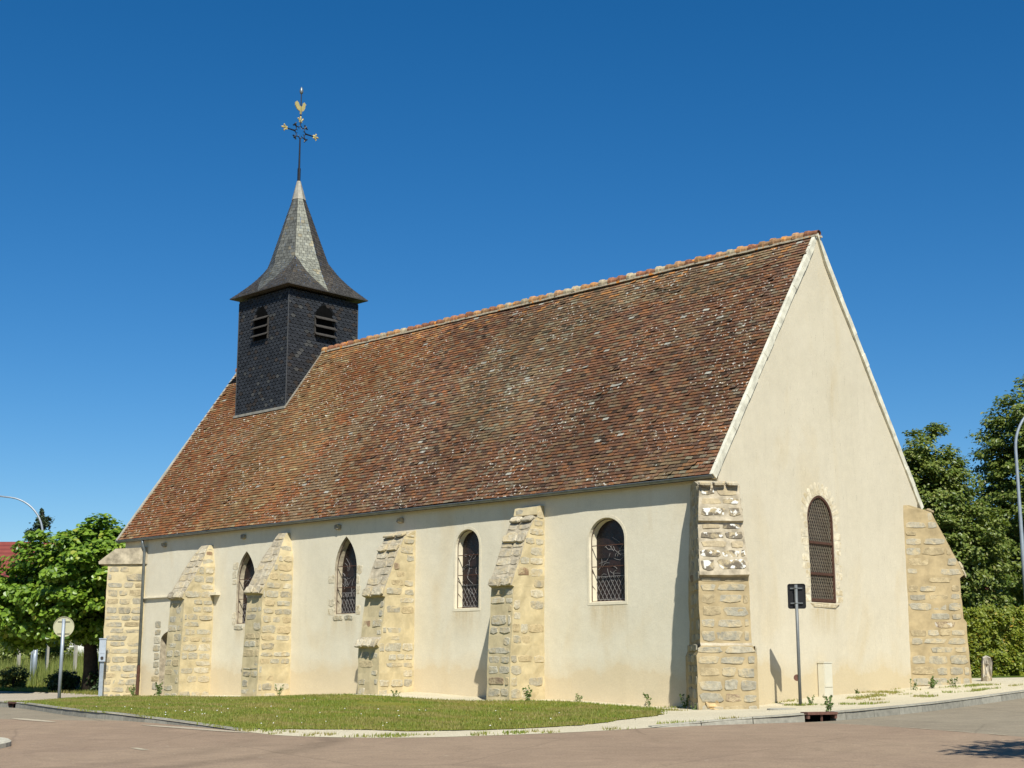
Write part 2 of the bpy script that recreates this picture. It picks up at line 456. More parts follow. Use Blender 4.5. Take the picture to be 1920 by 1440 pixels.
# kerb line (foot of the kerb / edge of the road), left to right round the church
kerb_left = [(-60, -6.6), (-40, -6.6), (-27, -7.0), (-19.1, -7.76), (-17.5, -8.0), (-12.85, -9.5), (-10.4, -10.1), (-8.4, -10.35), (-6.5, -10.5), (-4.0, -10.8)]
front = [(-2.4, -11.1), (-1.6, -11.25), (-.54, -11.1), (.58, -10.7), (1.35, -10.15), (1.85, -9.5), (2.35, -8.8), (2.8, -8.0), (3.06, -7.2)]
kerb_right = [(3.34, -6.4), (3.65, -5.76), (4.12, -5.02), (4.70, -4.3), (5.0, -3.75), (5.12, -3.0), (5.05, -.2), (4.85, 2.6), (4.8, 4.8), (4.9, 9), (5.3, 20), (6.5, 45)]
KL = chaikin(kerb_left + front + kerb_right, 2)
KA = np.array(KL)
def seglen(P): return np.r_[0, np.cumsum(np.linalg.norm(np.diff(P, axis=0), axis=1))]
KS = seglen(KA)
def hk_at(x, y):
    if x < -1.5:                       # kerb dies out in front of the lawn
        t = min(max((-3.0 - x) / 6.0, 0), 1); return 0.13 * t
    if y > -7.2 and x > 2.5:
        t = min(max((y + 6.8) / 2.8, 0), 1); return 0.14 * t
    return 0.0
KH = np.array([hk_at(x, y) for x, y in KL])
def kerb_lift(x, y):
    d = np.hypot(KA[:, 0]-x, KA[:, 1]-y); i = int(d.argmin())
    return float(KH[i]) * math.exp(-max(d[i]-.15, 0) / 1.6)
def Gin(x, y):
    d = float(np.hypot(KA[:, 0]-x, KA[:, 1]-y).min())
    return G(x, y) + 0.004 + 0.016*(1-math.exp(-d/.35)) + kerb_lift(x, y)

# terrain far out to the horizon, lowered under the paved sheets
PAVED = [(-62, -6.6)] + KL[1:] + [(6.5, 47), (70, 47), (70, -90), (-62, -90)]
far_ring = [(3000*math.cos(a), 3000*math.sin(a)) for a in np.linspace(0, 2*math.pi, 48, endpoint=False)]
sheet('terrain', far_ring, lambda x, y: G(x, y) - 0.30, M['terrain'], 6.0, (110, 120.0))
yard = KL + [(6.5, 47), (-20, 47), (-60, 47)]
sheet('meadow', [(-60, 47), (-60, -1.2), (-38, -1.0), (-27, 0.4), (-25.9, 3), (-25.9, 9.6), (-8, 9.6), (-6, 14.4), (6, 15.2), (6.5, 47)],
      lambda x, y: G(x, y) + 0.045, M['terrain'], 1.2)
sheet('gravel_forecourt', yard, Gin, M['gravel'], 0.6)
sheet('footpath', [(-60, -6.3), (-27, -6.75), (-19.3, -7.5), (-21, -5.2), (-23.8, -3.3), (-24.9, -1.5), (-26.0, -.6), (-27.0, .3), (-38, -1.1), (-60, -1.3)],
      lambda x, y: Gin(x, y) + 0.012, M['path'], 0.6)

# roads
redR = [(5.13, -4.35), (6.2, -4.45), (7.5, -4.95), (8.8, -5.6), (9.87, -6.13), (13, -7.7), (25, -13), (70, -30)]
redL = [(-62, -16.5), (-30, -13.4), (-16, -12.0), (-11.9, -11.36), (-9.9, -10.88), (-8.2, -10.42)]
def cut(line, a, b):                       # part of the kerb line between two arc positions
    return [p for p in line if a(p) and b(p)]
iR = min(range(len(KL)), key=lambda i: math.hypot(KL[i][0]-4.86, KL[i][1]+4.05))
iL = min(range(len(KL)), key=lambda i: math.hypot(KL[i][0]+8.2, KL[i][1]+10.4))
redR[0] = KL[iR]; redL[-1] = KL[iL]
red = redL + KL[iL+1:iR] + redR + [(70, -90), (-62, -90)]
sheet('red_road', red, G, M['red_road'], 1.0)
sheet('grey_road', redR + [(70, 47)] + [KL[-1]] + KL[iR+1:-1][::-1], G, M['grey_road'], 1.0)
sheet('side_road', KL[:iL] + redL[::-1], G, M['grey_road'], 1.0)

# white thermoplastic joint and dashes at the edge of the red surface
def strip_on(name, line, wd, mt, zf, brk=0.0):
    mb = MB()
    for a, b in zip(line[:-1], line[1:]):
        n_ = max(1, int(math.dist(a, b)/.35))
        for i in range(n_):
            if random.random() < brk: continue
            p = [a[k]+(b[k]-a[k])*i/n_ for k in (0, 1)]; q = [a[k]+(b[k]-a[k])*(i+1)/n_ for k in (0, 1)]
            d = Vector((q[0]-p[0], q[1]-p[1])).normalized(); s = Vector((-d.y, d.x))*wd*random.uniform(.35, .6)
            mb.face([(p[0]-s.x, p[1]-s.y, zf(p[0]-s.x, p[1]-s.y)), (q[0]-s.x, q[1]-s.y, zf(q[0]-s.x, q[1]-s.y)),
                     (q[0]+s.x, q[1]+s.y, zf(q[0]+s.x, q[1]+s.y)), (p[0]+s.x, p[1]+s.y, zf(p[0]+s.x, p[1]+s.y))])
    return tag(mb.build(name, mt), kind='structure')
M['joint'] = simple('worn_joint', (.42, .36, .26), 0.95, 0.1, 0, 0.35, 5)
strip_on('road_joint', redR[1:6], 0.06, M['joint'], lambda x, y: G(x, y)+.006, 0.35)
strip_on('road_mark', [(-1.35, -14.35), (-.75, -14.5)], 0.12, M['joint'], lambda x, y: G(x, y)+.006)
M['grit'] = gravel_mat('pale_grit', (.38, .32, .235), (.44, .38, .28), (.28, .22, .16))
def blob(name, cx, cy, ang, L, W_, mt, dz):
    P = []
    for k in range(28):
        a = 2*math.pi*k/28; r = 1 + .25*nz(math.cos(a)*1.3+cx, math.sin(a)*1.3+cy)
        u, v = L*r*math.cos(a), W_*r*math.sin(a)
        P.append((cx+u*math.cos(ang)-v*math.sin(ang), cy+u*math.sin(ang)+v*math.cos(ang)))
    return sheet(name, P, lambda x, y: G(x, y)+dz, mt, 0.5)
blob('grit_patch', -10.6, -11.25, -.12, 1.3, .13, M['grit'], .008)
blob('grit_patch', -4.6, -11.05, -.05, 2.0, .13, M['grit'], .008)

# lawn
LAWN = chaikin([(-19.3, -7.0), (-21.5, -5.0), (-23.6, -3.3), (-24.4, -1.5), (-22.0, -1.35), (-17.5, -1.5), (-13.2, -1.45), (-12.2, -1.7), (-10.4, -1.75), (-8.2, -1.75), (-6.6, -1.85), (-5.8, -1.5), (-4.6, -.6), (-2.6, -.75),
         (-1.2, -1.1), (-.3, -2.0), (.45, -2.9), (1.2, -3.75), (1.45, -4.8), (1.6, -6.2), (1.7, -7.0), (1.5, -8.1), (1.0, -8.8), (.4, -9.35), (-.6, -9.75), (-1.95, -10.0), (-3.0, -10.6), (-4.5, -10.62), (-6.5, -10.3), (-8.4, -10.15), (-10.4, -9.9), (-12.85, -9.3), (-17.5, -7.8), (-19.0, -7.4)], 3)
LAWN = [(x+.22*nz(x*1.6, y*1.6, 2.2)+.10*nz(x*5, y*5, 4), y+.22*nz(x*1.6, y*1.6, 6.2)+.10*nz(x*5, y*5, 8)) if -3.5 < x else (x, y) for x, y in LAWN]
lawn_z = lambda x, y: Gin(x, y) + 0.014
sheet('lawn', LAWN, lawn_z, M['lawn'], 0.6)

def grass_mesh(name, n, area, zf, h, wd, mt, ok=None, lean=.5):
    """n blades, each one narrow triangle"""
    x0, x1, y0, y1 = area; V = np.zeros((n*3, 3), np.float32); k = 0
    while k < n:
        x, y = random.uniform(x0, x1), random.uniform(y0, y1)
        if ok and not ok(x, y): continue
        a = random.uniform(0, math.pi); hh = h*random.uniform(.5, 1.3); z = zf(x, y)
        ww = wd*random.uniform(.7, 1.4)/2
        V[3*k] = (x-math.cos(a)*ww, y-math.sin(a)*ww, z-.01); V[3*k+1] = (x+math.cos(a)*ww, y+math.sin(a)*ww, z-.01)
        b = random.uniform(0, 2*math.pi); l = hh*lean*random.random()
        V[3*k+2] = (x+math.cos(b)*l, y+math.sin(b)*l, z+hh); k += 1
    me = bpy.data.meshes.new(name)
    me.from_pydata(V.tolist(), [], [(3*i, 3*i+1, 3*i+2) for i in range(n)])
    me.materials.append(mt); me.update()
    o = bpy.data.objects.new(name, me); C.objects.link(o)
    return o
bare = lambda x, y: math.hypot((x+6.9)/1.3, (y+3.9)/.55) < 1 + .3*nz(x, y, 0, 2)
def lawn_ok(x, y):
    if bare(x, y) or not inpoly(x+random.gauss(0, .07), y+random.gauss(0, .07), LAWN): return False
    return nz(x, y, 3.3, .55) < 0.12 + random.random()*.55
g = grass_mesh('grass', 75000, (-24.6, 1.9, -10.9, -.5), lawn_z, 0.045, 0.022, M['grass'], lawn_ok, .8)
tag(g, 'short mown grass with dry patches in front of the church', 'grass', kind='stuff')
blob('grit_patch', -6.9, -3.9, -.2, .85, .32, M['path'], .034)
mb = MB()
for _ in range(45):
    for _t in range(60):
        x, y = random.uniform(-12, 1.7), random.uniform(-10.3, -2.5)
        if inpoly(x, y, LAWN) and nz(x, y, 8, .8) > -.05 + .0*x and random.random() < (.25 + .75*(y < -7.0)): break
    z = lawn_z(x, y)+.06; r = random.uniform(.010, .020)
    mb.mesh([(x+r*math.cos(a*math.pi/3), y+r*math.sin(a*math.pi/3), z) for a in range(6)] + [(x, y, z+.012)], [(0,1,6),(1,2,6),(2,3,6),(3,4,6),(4,5,6),(5,0,6)])
tag(mb.build('daisies', M['petal']), 'tiny white daisies dotted over the lawn in front of the church', 'flowers', kind='stuff')
def tuft_ok(x, y):
    if inpoly(x, y, LAWN): return False
    d = np.hypot(KA[:, 0]-x, KA[:, 1]-y).min()
    n_ = nz(x, y, 1.0, 1.1)+.5*nz(x, y, 4.0, 3.1)-random.random()**2*.5
    if x < -3: return d < .35 and n_ > 0 and inpoly(x, y, yard)
    if x > 4.5 and y > -3.5: return False
    return inpoly(x, y, yard) and ((d < .5 and n_ > .0 and y < -5) or (x > 0 and y > 1 and x < 3.2 and n_ > .22) or (y > -2.2 and y < -.2 and x < .5 and n_ > .08))
g = grass_mesh('sparse_grass', 5000, (-19, 5, -11.3, 9), Gin, 0.05, 0.022, M['grass'], tuft_ok, .8)
tag(g, 'sparse weedy grass scattered over the pale gravel and along the kerb', 'grass', kind='stuff')

# kerb stones
mb = MB(); pos = 0.0
def kpt(s):
    i = min(int(np.searchsorted(KS, s))-1, len(KA)-2); i = max(i, 0)
    t = (s-KS[i])/(KS[i+1]-KS[i]); p = KA[i]*(1-t)+KA[i+1]*t; d = KA[i+1]-KA[i]; d = d/np.linalg.norm(d)
    return p, np.array([-d[1], d[0]])
INLETS = []
for (ix, iy) in ((-18.1, -7.9), (4.95, -3.83)):
    i = int(np.hypot(KA[:, 0]-ix, KA[:, 1]-iy).argmin()); INLETS.append(KS[i])
while pos < KS[-1]-1.2:
    a, b = pos+.008, pos+.992; pos += 1.0
    pa, na = kpt(a); pb, nb = kpt(b)
    ha, hb = hk_at(*pa), hk_at(*pb)
    if max(ha, hb) < .012: continue
    g_ = random.uniform(.85, 1.15); col = (.26*g_, .245*g_, .20*g_)
    segs = [(a, b)]
    for s0 in INLETS:
        new = []
        for (u, v) in segs:
            if v < s0-.33 or u > s0+.33: new.append((u, v))
            else:
                if u < s0-.33: new.append((u, s0-.33))
                if v > s0+.33: new.append((s0+.33, v))
        segs = new
    for (u, v) in segs:
        if v-u < .04: continue
        P = []
        for s_ in (u, v):
            p, nn = kpt(s_); h = hk_at(*p); z = G(*p)
            P.append([(p[0]-nn[0]*.0, p[1]-nn[1]*.0, z-.06), (p[0]+nn[0]*.015, p[1]+nn[1]*.015, z+h-.015), (p[0]+nn[0]*.035, p[1]+nn[1]*.035, z+h+.026),
                      (p[0]+nn[0]*.15, p[1]+nn[1]*.15, z+h+.028), (p[0]+nn[0]*.15, p[1]+nn[1]*.15, z-.06)])
        vs = P[0]+P[1]; mb.mesh(vs, [(i, (i+1) % 5, (i+1) % 5+5, i+5) for i in range(5)] + [(4,3,2,1,0), (5,6,7,8,9)], col)
tag(mb.build('kerb', M['kerb']), kind='structure')
for s0, lab in zip(INLETS, ('dark kerb inlet drain in the kerb near the round road sign', 'rusty red kerb inlet drain with two openings below the black sign post')):
    p, nn = kpt(s0); tdir = np.array([nn[1], -nn[0]]); z = G(*p); h = hk_at(*p)
    d = empty('storm_drain', (p[0], p[1], z), lab, 'storm drain', 'kerb inlet drains')
    q = lambda s, n_, zz: (p[0]+tdir[0]*s+nn[0]*n_, p[1]+tdir[1]*s+nn[1]*n_, z+zz)
    mm = MB()
    mm.bar(q(-.33, .1, h+.005), q(.33, .1, h+.005), .24, .045)
    mm.bar(q(-.30, .07, .05), q(-.30, .07, h-.017), .05, .14, up=(nn[0], nn[1], 0)); mm.bar(q(.30, .07, .05), q(.30, .07, h-.017), .05, .14, up=(nn[0], nn[1], 0))
    mm.bar(q(0, .03, .0), q(0, .03, h-.017), .03, .03)
    mm.build('inlet_frame', M['rust_red'], d)
    mm = MB(); mm.bar(q(-.27, .16, .04), q(.27, .16, .04), .03, h+.02); mm.build('inlet_mouth', M['black'], d)

# ------------------------------------------------------------------ church dimensions
Wd, Ln = 9.434, 26.09
E0, HE, HR = 0.2365, 5.3315, 12.263
SL = (HR-HE)/(Wd/2+E0)
zr = lambda y: HE + SL*(min(y, Wd-y)+E0)
church = empty('church', (-12.5, 4.7, 0), 'small cream rendered stone church with steep brown tiled roof and slate bell turret', 'church')

def arch_z(u, o):
    cu, hw, sill, spr, apex = o; t = min(abs(u-cu)/hw, 1.0); r = apex-spr
    if r <= hw*1.02: return spr + r*math.sqrt(max(0, 1-t*t))
    R = (hw*hw+r*r)/(2*hw); x = t*hw
    return spr + math.sqrt(max(0, R*R-(x+R-hw)**2))
def outline(o, n=18):
    cu, hw, sill, spr, apex = o
    us = [cu-hw*math.cos(math.pi*i/n) for i in range(n+1)]
    return [(cu-hw, sill)] + [(u, arch_z(u, o)) for u in us] + [(cu+hw, sill)]
def wob(u, z, k=0): return .028*nz(u*.5+k, z*.5, 4.4+k) + .008*nz(u*2, z*2, 9+k)

def wall_with_openings(name, u0, u1, z0, ztop, ops, P, mt, k=0, step=.32):
    us = set()
    n_ = int((u1-u0)/step)
    for i in range(n_+1): us.add(round(u0+(u1-u0)*i/n_, 4))
    for o in ops:
        us = {u for u in us if not (o[0]-o[1]-.05 < u < o[0]+o[1]+.05)}
        for i in range(19): us.add(round(o[0]-o[1]*math.cos(math.pi*i/18), 5))
    us = sorted(us); mb = MB()
    def col(ua, ub, za, zb):          # za, zb functions
        m = max(1, int(max(zb(ua)-za(ua), zb(ub)-za(ub))/step))
        for j in range(m):
            q = []
            for (u, t) in ((ua, j), (ub, j), (ub, j+1), (ua, j+1)):
                z = za(u)+(zb(u)-za(u))*t/m; q.append(P(u, wob(u, z, k), z))
            mb.face(q)
    for ua, ub in zip(us[:-1], us[1:]):
        um = (ua+ub)/2; op = [o for o in ops if o[0]-o[1] < um < o[0]+o[1]]
        if op:
            o = op[0]; col(ua, ub, lambda u: z0, lambda u: o[2]); col(ua, ub, lambda u: arch_z(u, o), ztop)
        else: col(ua, ub, lambda u: z0, ztop)
    bm_ = mb.build(name, mt, church, smooth=True)
    b = bmesh.new(); b.from_mesh(bm_.data); bmesh.ops.remove_doubles(b, verts=b.verts, dist=1e-4); b.to_mesh(bm_.data); b.free()
    return bm_

PS = lambda u, d, z: (u, d, z)            # nave wall, d into the wall (+y)
PG = lambda u, d, z: (-d, u, z)           # gable wall
#          centre  half  sill  spring apex
W1 = (-3.43, .575, 2.49, 4.03, 4.57)
W2 = (-8.39, .465, 2.46, 4.13, 4.60)
W3 = (-13.55, .50, 2.43, 3.72, 4.72)
W4 = (-18.55, .49, 2.24, 3.62, 4.55)
DOOR = (-22.55, .78, -.4, 1.75, 2.12)
WG = (4.39, .605, 2.50, 4.56, 5.22)
wall_with_openings('nave_wall', -25.9, 0, -.5, lambda u: 5.50, [W1, W2, W3, W4, DOOR], PS, M['nave_plaster'])
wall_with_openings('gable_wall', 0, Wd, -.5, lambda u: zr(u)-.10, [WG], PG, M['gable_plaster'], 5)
mb = MB()
mb.face([(-25.9, 0, -.5), (-25.9, Wd, -.5), (-25.9, Wd, 5.5), (-25.9, Wd/2, HR-.1), (-25.9, 0, 5.5)])
mb.face([(-25.9, Wd, -.5), (0, Wd, -.5), (0, Wd, 5.5), (-25.9, Wd, 5.5)])
mb.build('back_wall', M['nave_plaster'], church)

# windows -------------------------------------------------------------
def inset(o, d): return (o[0], o[1]-d, o[2]+d*.8, o[3], o[4]-d)
def inside(u, z, o): return abs(u-o[0]) < o[1] and o[2] < z < arch_z(u, o)
def clipline(mb, p, q, o, P, d, wd, th=None):
    n_ = 60; seg = None
    pts = [(p[0]+(q[0]-p[0])*i/n_, p[1]+(q[1]-p[1])*i/n_) for i in range(n_+1)]
    for i, (u, z) in enumerate(pts+[(1e9, 0)]):
        if i <= n_ and inside(u, z, o): seg = seg or [(u, z), (u, z)]; seg[1] = (u, z)
        elif seg:
            if math.dist(*seg) > .02: mb.bar(P(seg[0][0], d, seg[0][1]), P(seg[1][0], d, seg[1][1]), wd, th or wd)
            seg = None
def window(o, P, k, depth, splay, style):
    oi = (o[0], o[1]-splay, o[2]+splay*.6, o[3], o[4]-splay)
    A, B = outline(o), outline(oi); mb = MB()
    pane = MB(); pane.face([P(u, depth, z) for u, z in B][::-1])
    win = None
    for i in range(len(A)):
        j = (i+1) % len(A)
        mb.face([P(A[i][0], wob(*A[i], k), A[i][1]), P(A[j][0], wob(*A[j], k), A[j][1]), P(B[j][0], depth+.01, B[j][1]), P(B[i][0], depth+.01, B[i][1])])
    lead = pane
    u0, u1, z0, z1 = oi[0]-oi[1], oi[0]+oi[1], oi[2], oi[4]
    if style == 'gable':
        pass
    else:
        rnd = random.Random(int(abs(o[0])*10))
        for i in range(-5, 9):
            u = u0+i*.13; clipline(lead, (u, z0), (u+.36, z0+.60), oi, P, depth-.012, .007); clipline(lead, (u, z0), (u-.36, z0+.60), oi, P, depth-.012, .007)
        for z in (z0+.04, z0+.61): clipline(lead, (u0, z), (u1, z), oi, P, depth-.012, .010)
        for _ in range(22):                # irregular figure leading above
            u, z = rnd.uniform(u0, u1), rnd.uniform(z0+.5, z0+1.45); a = rnd.uniform(0, 6.28); L_ = rnd.uniform(.12, .35)
            pu, pz = u, z
            for s_ in range(4):
                a += rnd.uniform(-.2, .75); qu, qz = pu+math.cos(a)*L_/3, pz+math.sin(a)*L_/3
                clipline(lead, (pu, pz), (qu, qz), oi, P, depth-.012, .008); pu, pz = qu, qz
    pane.m[1:] = [1]*(len(pane.m)-1)
    win = pane.build('window', [M['glass'], M['came']], church)
    mb.build('reveal', M['surround'] if style != 'lancet' else M['stone_plain'], win)
    return win, oi
def rod_outline(mb, o, P, d, wd, close=True):
    A = outline(o, 14); n_ = len(A)
    for i in range(n_ if close else n_-1):
        a, b = A[i], A[(i+1) % n_]
        if math.dist(a, b) > .005: mb.bar(P(a[0], d, a[1]), P(b[0], d, b[1]), wd)

WIN = []
for o, style, dep, spl in ((W1, 'round', .24, .05), (W2, 'round', .24, .045), (W3, 'lancet', .24, .05), (W4, 'lancet', .24, .05)):
    win, oi = window(o, PS, 0, dep, spl, style)
    WIN.append(win); gr = MB(); og = inset(o, .035)
    rod_outline(gr, og, PS, .07, .014)
    for t in (.42, .68) if style == 'round' else (.34, .62):
        z = og[2]+(og[4]-og[2])*t; clipline(gr, (og[0]-1, z), (og[0]+1, z), og, PS, .07, .020)
    for s_ in (.25, .6):
        z = og[2]+.15+s_; gr.bar(PS(og[0]-og[1], .07, z), PS(og[0]-og[1], dep, z-.16), .008)
    gr.build('grille', M['rust'], win)
    if style == 'round':                    # raised band of smooth render round the opening
        A, B = outline((o[0], o[1]+.07, o[2]-.07, o[3], o[4]+.07)), outline(o); sb = MB()
        for i in range(len(A)):
            j = (i+1) % len(A)
            PA = lambda q, d: PS(q[0], wob(*q)-d, q[1])
            sb.face([PA(A[i], .006), PA(A[j], .006), PA(B[j], .006), PA(B[i], .006)]); sb.face([PA(A[i], -.02), PA(A[j], -.02), PA(A[j], .006), PA(A[i], .006)])
            sb.face([PA(B[i], -.04), PA(B[j], -.04), PA(B[j], .006), PA(B[i], .006)])
        sb.build('surround', M['surround'], win)

win, oi = window(WG, PG, 5, .16, .0, 'gable')
fr = MB(); og = inset(WG, .03)
rod_outline(fr, og, PG, .05, .06)
for z in (3.22, 4.00): clipline(fr, (3, z), (6, z), og, PG, .045, .06)
clipline(fr, (3, 2.56), (6, 2.56), og, PG, .045, .07)
fr.build('frame', M['rust'], win)
wm = MB()
for i in range(-22, 30):
    u = og[0]-og[1]+i*.085
    clipline(wm, (u, og[2]), (u+1.36, og[2]+2.7), og, PG, .055, .009); clipline(wm, (u+.9, og[2]), (u-.46, og[2]+2.7), og, PG, .055, .009)
wm.build('wire_mesh', M['wire'], win)

# stones ---------------------------------------------------------------
def stone_tint(kind='grey', rnd=random):
    r = rnd.random(); k = rnd.uniform(.88, 1.10)
    if kind == 'dark':
        if r < .45: c = (.145, .125, .095)
        elif r < .70: c = (.115, .10, .078)
        else: c = (.36, .30, .20)
    elif kind == 'cap':
        c = (.37, .33, .25) if r < .45 else (.43, .385, .29) if r < .8 else (.31, .275, .21) if r < .95 else (.42, .30, .17)
    elif kind == 'pale':
        c = (.60, .54, .41) if r < .6 else (.55, .48, .34)
    elif kind == 'house':
        c = (.63, .565, .425)
    else:
        if r < .46: c = (.50, .465, .365)
        elif r < .74: c = (.57, .52, .40)
        elif r < .86: c = (.54, .44, .27)
        elif r < .975: c = (.42, .385, .30)
        elif r < .99: c = (.34, .25, .17)
        else: c = (.33, .22, .14)
    if kind in ('grey', 'tan'): k *= .81 if kind == 'grey' else .63
    return (c[0]*k, c[1]*k*.98, c[2]*k*.95)

def stone(mb, O, U, V, N, w_, h_, proud, col, mi=1, rnd=random):
    """an irregular rounded block lying in the plane (U, V), standing proud along N"""
    U, V, N, O = Vector(U), Vector(V), Vector(N), Vector(O)
    n_ = 10; rings = []
    jit = [rnd.uniform(.80, 1.10) for _ in range(n_)]
    for sc, dz in ((1.0, -.025), (.985, proud*.5), (.90, proud), (.45, proud*1.0)):
        R = []
        for i in range(n_):
            a = 2*math.pi*(i+.5)/n_; cx, sy = math.cos(a), math.sin(a); e = .42
            x = math.copysign(abs(cx)**e, cx)*w_/2*sc*jit[i]; y = math.copysign(abs(sy)**e, sy)*h_/2*sc*jit[(i*3) % n_]
            R.append(O+U*x+V*y+N*(dz+rnd.uniform(-.3, .3)*proud*(sc < .99)))
        rings.append(R)
    vs = [v for r in rings for v in r]; fs = []
    for r in range(3):
        for i in range(n_):
            a, b = r*n_+i, r*n_+(i+1) % n_; fs.append((a, b, b+n_, a+n_))
    fs.append(tuple(range(3*n_, 4*n_)))
    mb.mesh(vs, fs, col, mi)

def courses(mb, rnd, z0, z1, lo, hi, P, U, N, kind='grey', proud=.009, hmin=.2, hmax=.31, fill=.9, Vdir=(0, 0, 1), lmin=.3, lmax=.68, gap=.045):
    """rows of stones between z0 and z1; lo(z), hi(z) limit the row; P(s, z) gives the point"""
    z = z0
    while z < z1-.08:
        h = min(rnd.uniform(hmin, hmax), z1-z); zm = z+h/2; a, b = lo(zm)+.02, hi(zm)-.02; s = a
        while s < b-.09:
            l = min(rnd.uniform(lmin, lmax), b-s)
            if b-s-l < .12: l = b-s
            if rnd.random() < fill:
                hh = (h-gap)*rnd.uniform(.78, 1.0)
                stone(mb, P(s+l/2, zm+rnd.uniform(-.012, .012)), U, Vdir, N, l-gap*rnd.uniform(.5, 1.2), hh, proud*rnd.uniform(.4, 1.3), stone_tint(kind(zm) if callable(kind) else kind, rnd), 1, rnd)
            s += l
        z += h

def buttress(base, out, prof, hw, seed, front_kind='grey', side_r=True, side_l=True, fill=.85, width=None, capkind='cap', name='buttress', facefill=None, cap=True, slab=False, old_above=99, mortar='mortar', side_kind='grey'):
    """base: point at the wall; out: outward direction; prof: [(reach, z)] upward; hw(z): half width"""
    rnd = random.Random(seed)
    ox, oy = out; tx, ty = -oy, ox           # t to the left of the outward direction
    P3 = lambda s, t, z: Vector((base[0]+ox*s+tx*t, base[1]+oy*s+ty*t, z))
    mb = MB()
    pf = []                                  # refine
    for (s0, z0), (s1, z1) in zip(prof[:-1], prof[1:]):
        m = max(1, int(math.hypot(s1-s0, z1-z0)/.22))
        for i in range(m): pf.append((s0+(s1-s0)*i/m, z0+(z1-z0)*i/m))
    pf.append(prof[-1])
    jt = lambda s, t, z: .025*nz(s*3+seed, t*3+base[0], z*3)
    rows = []
    NT = 5; NS = 6
    for s, z in pf:
        h = hw(z); row = []
        for i in range(NS+1): row.append((-.35+(s+.35)*i/NS, -h))
        for i in range(1, NT+1): row.append((s, -h+2*h*i/NT))
        for i in range(1, NS+1): row.append((s-(s+.35)*i/NS, h))
        rows.append([P3(a+jt(a, b, z), b+jt(b, z, a), z+.5*jt(z, a, b)) for a, b in row])
    m = len(rows[0])
    mb.mesh([v for r in rows for v in r], [(i*m+j, i*m+j+1, (i+1)*m+j+1, (i+1)*m+j) for i in range(len(rows)-1) for j in range(m-1)] + [tuple(range((len(rows)-1)*m, len(rows)*m))], (1, 1, 1), 0)
    for i in range(len(rows)-1):             # weathered mortar on the sloping upper faces
        (sa, za), (sb, zb_) = pf[i], pf[i+1]
        if (sa-sb) > .25*math.hypot(sb-sa, zb_-za):
            for j in range(NS, NS+NT): mb.m[i*(m-1)+j] = 2
        elif za >= old_above:
            for j in range(m-1): mb.m[i*(m-1)+j] = 2
    def reach(z):
        for (s0, z0), (s1, z1) in zip(prof[:-1], prof[1:]):
            if z0 <= z <= z1: return s0+(s1-s0)*(z-z0)/max(z1-z0, 1e-6)
        return prof[-1][0]
    zt = prof[-1][1]
    Zb = prof[0][1]
    if side_r:
        courses(mb, rnd, Zb+.3, zt-.1, lambda z: .0, lambda z: reach(z), lambda s, z: P3(s, -hw(z)-.004, z), (ox, oy, 0), (-tx, -ty, 0), fill=fill, kind=side_kind)
    if side_l:
        courses(mb, rnd, Zb+.3, zt-.1, lambda z: .0, lambda z: reach(z), lambda s, z: P3(s, hw(z)+.004, z), (ox, oy, 0), (tx, ty, 0), fill=fill, kind=side_kind)
    for (s0, z0), (s1, z1) in zip(prof[:-1], prof[1:]):
        L_ = math.hypot(s1-s0, z1-z0)
        if L_ < .2 : continue
        V = Vector((ox*(s1-s0), oy*(s1-s0), z1-z0))/L_; N = Vector((ox*(z1-z0), oy*(z1-z0), -(s1-s0)))/L_
        steep = abs(s1-s0) < .25*L_
        PP = lambda t, l: P3(s0+(s1-s0)*l/L_, t, z0+(z1-z0)*l/L_) + N*.004
        zz = lambda l: z0+(z1-z0)*l/L_
        courses(mb, rnd, .25 if z0 < -.1 else .0, L_, lambda l: -hw(zz(l)), lambda l: hw(zz(l)), PP, (tx, ty, 0), N,
                kind=(lambda l: front_kind(zz(l)) if callable(front_kind) else front_kind) if steep else capkind, proud=.010 if steep else .014, Vdir=V, fill=(facefill or fill) if steep else .95,
                hmin=.2 if steep else .2, hmax=.31 if steep else .34, gap=.045 if steep else .02)
        if not steep and cap:               # drip edge: row of flat cap stones at the foot of the slope
            s = -hw(z0)
            while s < hw(z0)-.05:
                l = min(rnd.uniform(.3, .55), hw(z0)-s)
                for q in (0,):
                    stone(mb, P3(s0+.02, s+l/2, z0+.05)+N*.0, (tx, ty, 0), V, N, l-.015, .26, .032, stone_tint(capkind, rnd), 1, rnd)
                s += l
    if slab:
        sh_ = hw(zt)+.07; pl = [(-.3, 4.43), (1.62, 4.41), (1.63, 4.50), (1.08, 4.96), (-.3, 5.02)]
        A_ = [P3(a_+jt(a_, 1, b_), sh_, b_+jt(b_, a_, 2)) for a_, b_ in pl]; B_ = [P3(a_+jt(a_, 4, b_), -sh_, b_+jt(b_, a_, 6)) for a_, b_ in pl]
        mb.mesh(A_+B_, [tuple(range(5)), tuple(range(5, 10))[::-1]]+[(i, i+5, (i+1) % 5+5, (i+1) % 5) for i in range(5)], (1, 1, 1), 2)
    return mb.build(name, [M[mortar], M['stone'], M['old_mortar']], church)

r2 = math.sqrt(.5)
cst = lambda v: (lambda z: v)
taper = lambda v: (lambda z: v if z < 4.15 else v-(v-.22)*min((z-4.15)/.8, 1))
nb_prof = lambda p0, p1, zc, zt, top=.12: [(p0, -.4), (p0-.03, .9), (p1, zc-.06), (p1+.09, zc-.03), (p1+.07, zc+.03), (top+.10, zt-.12), (top, zt)]
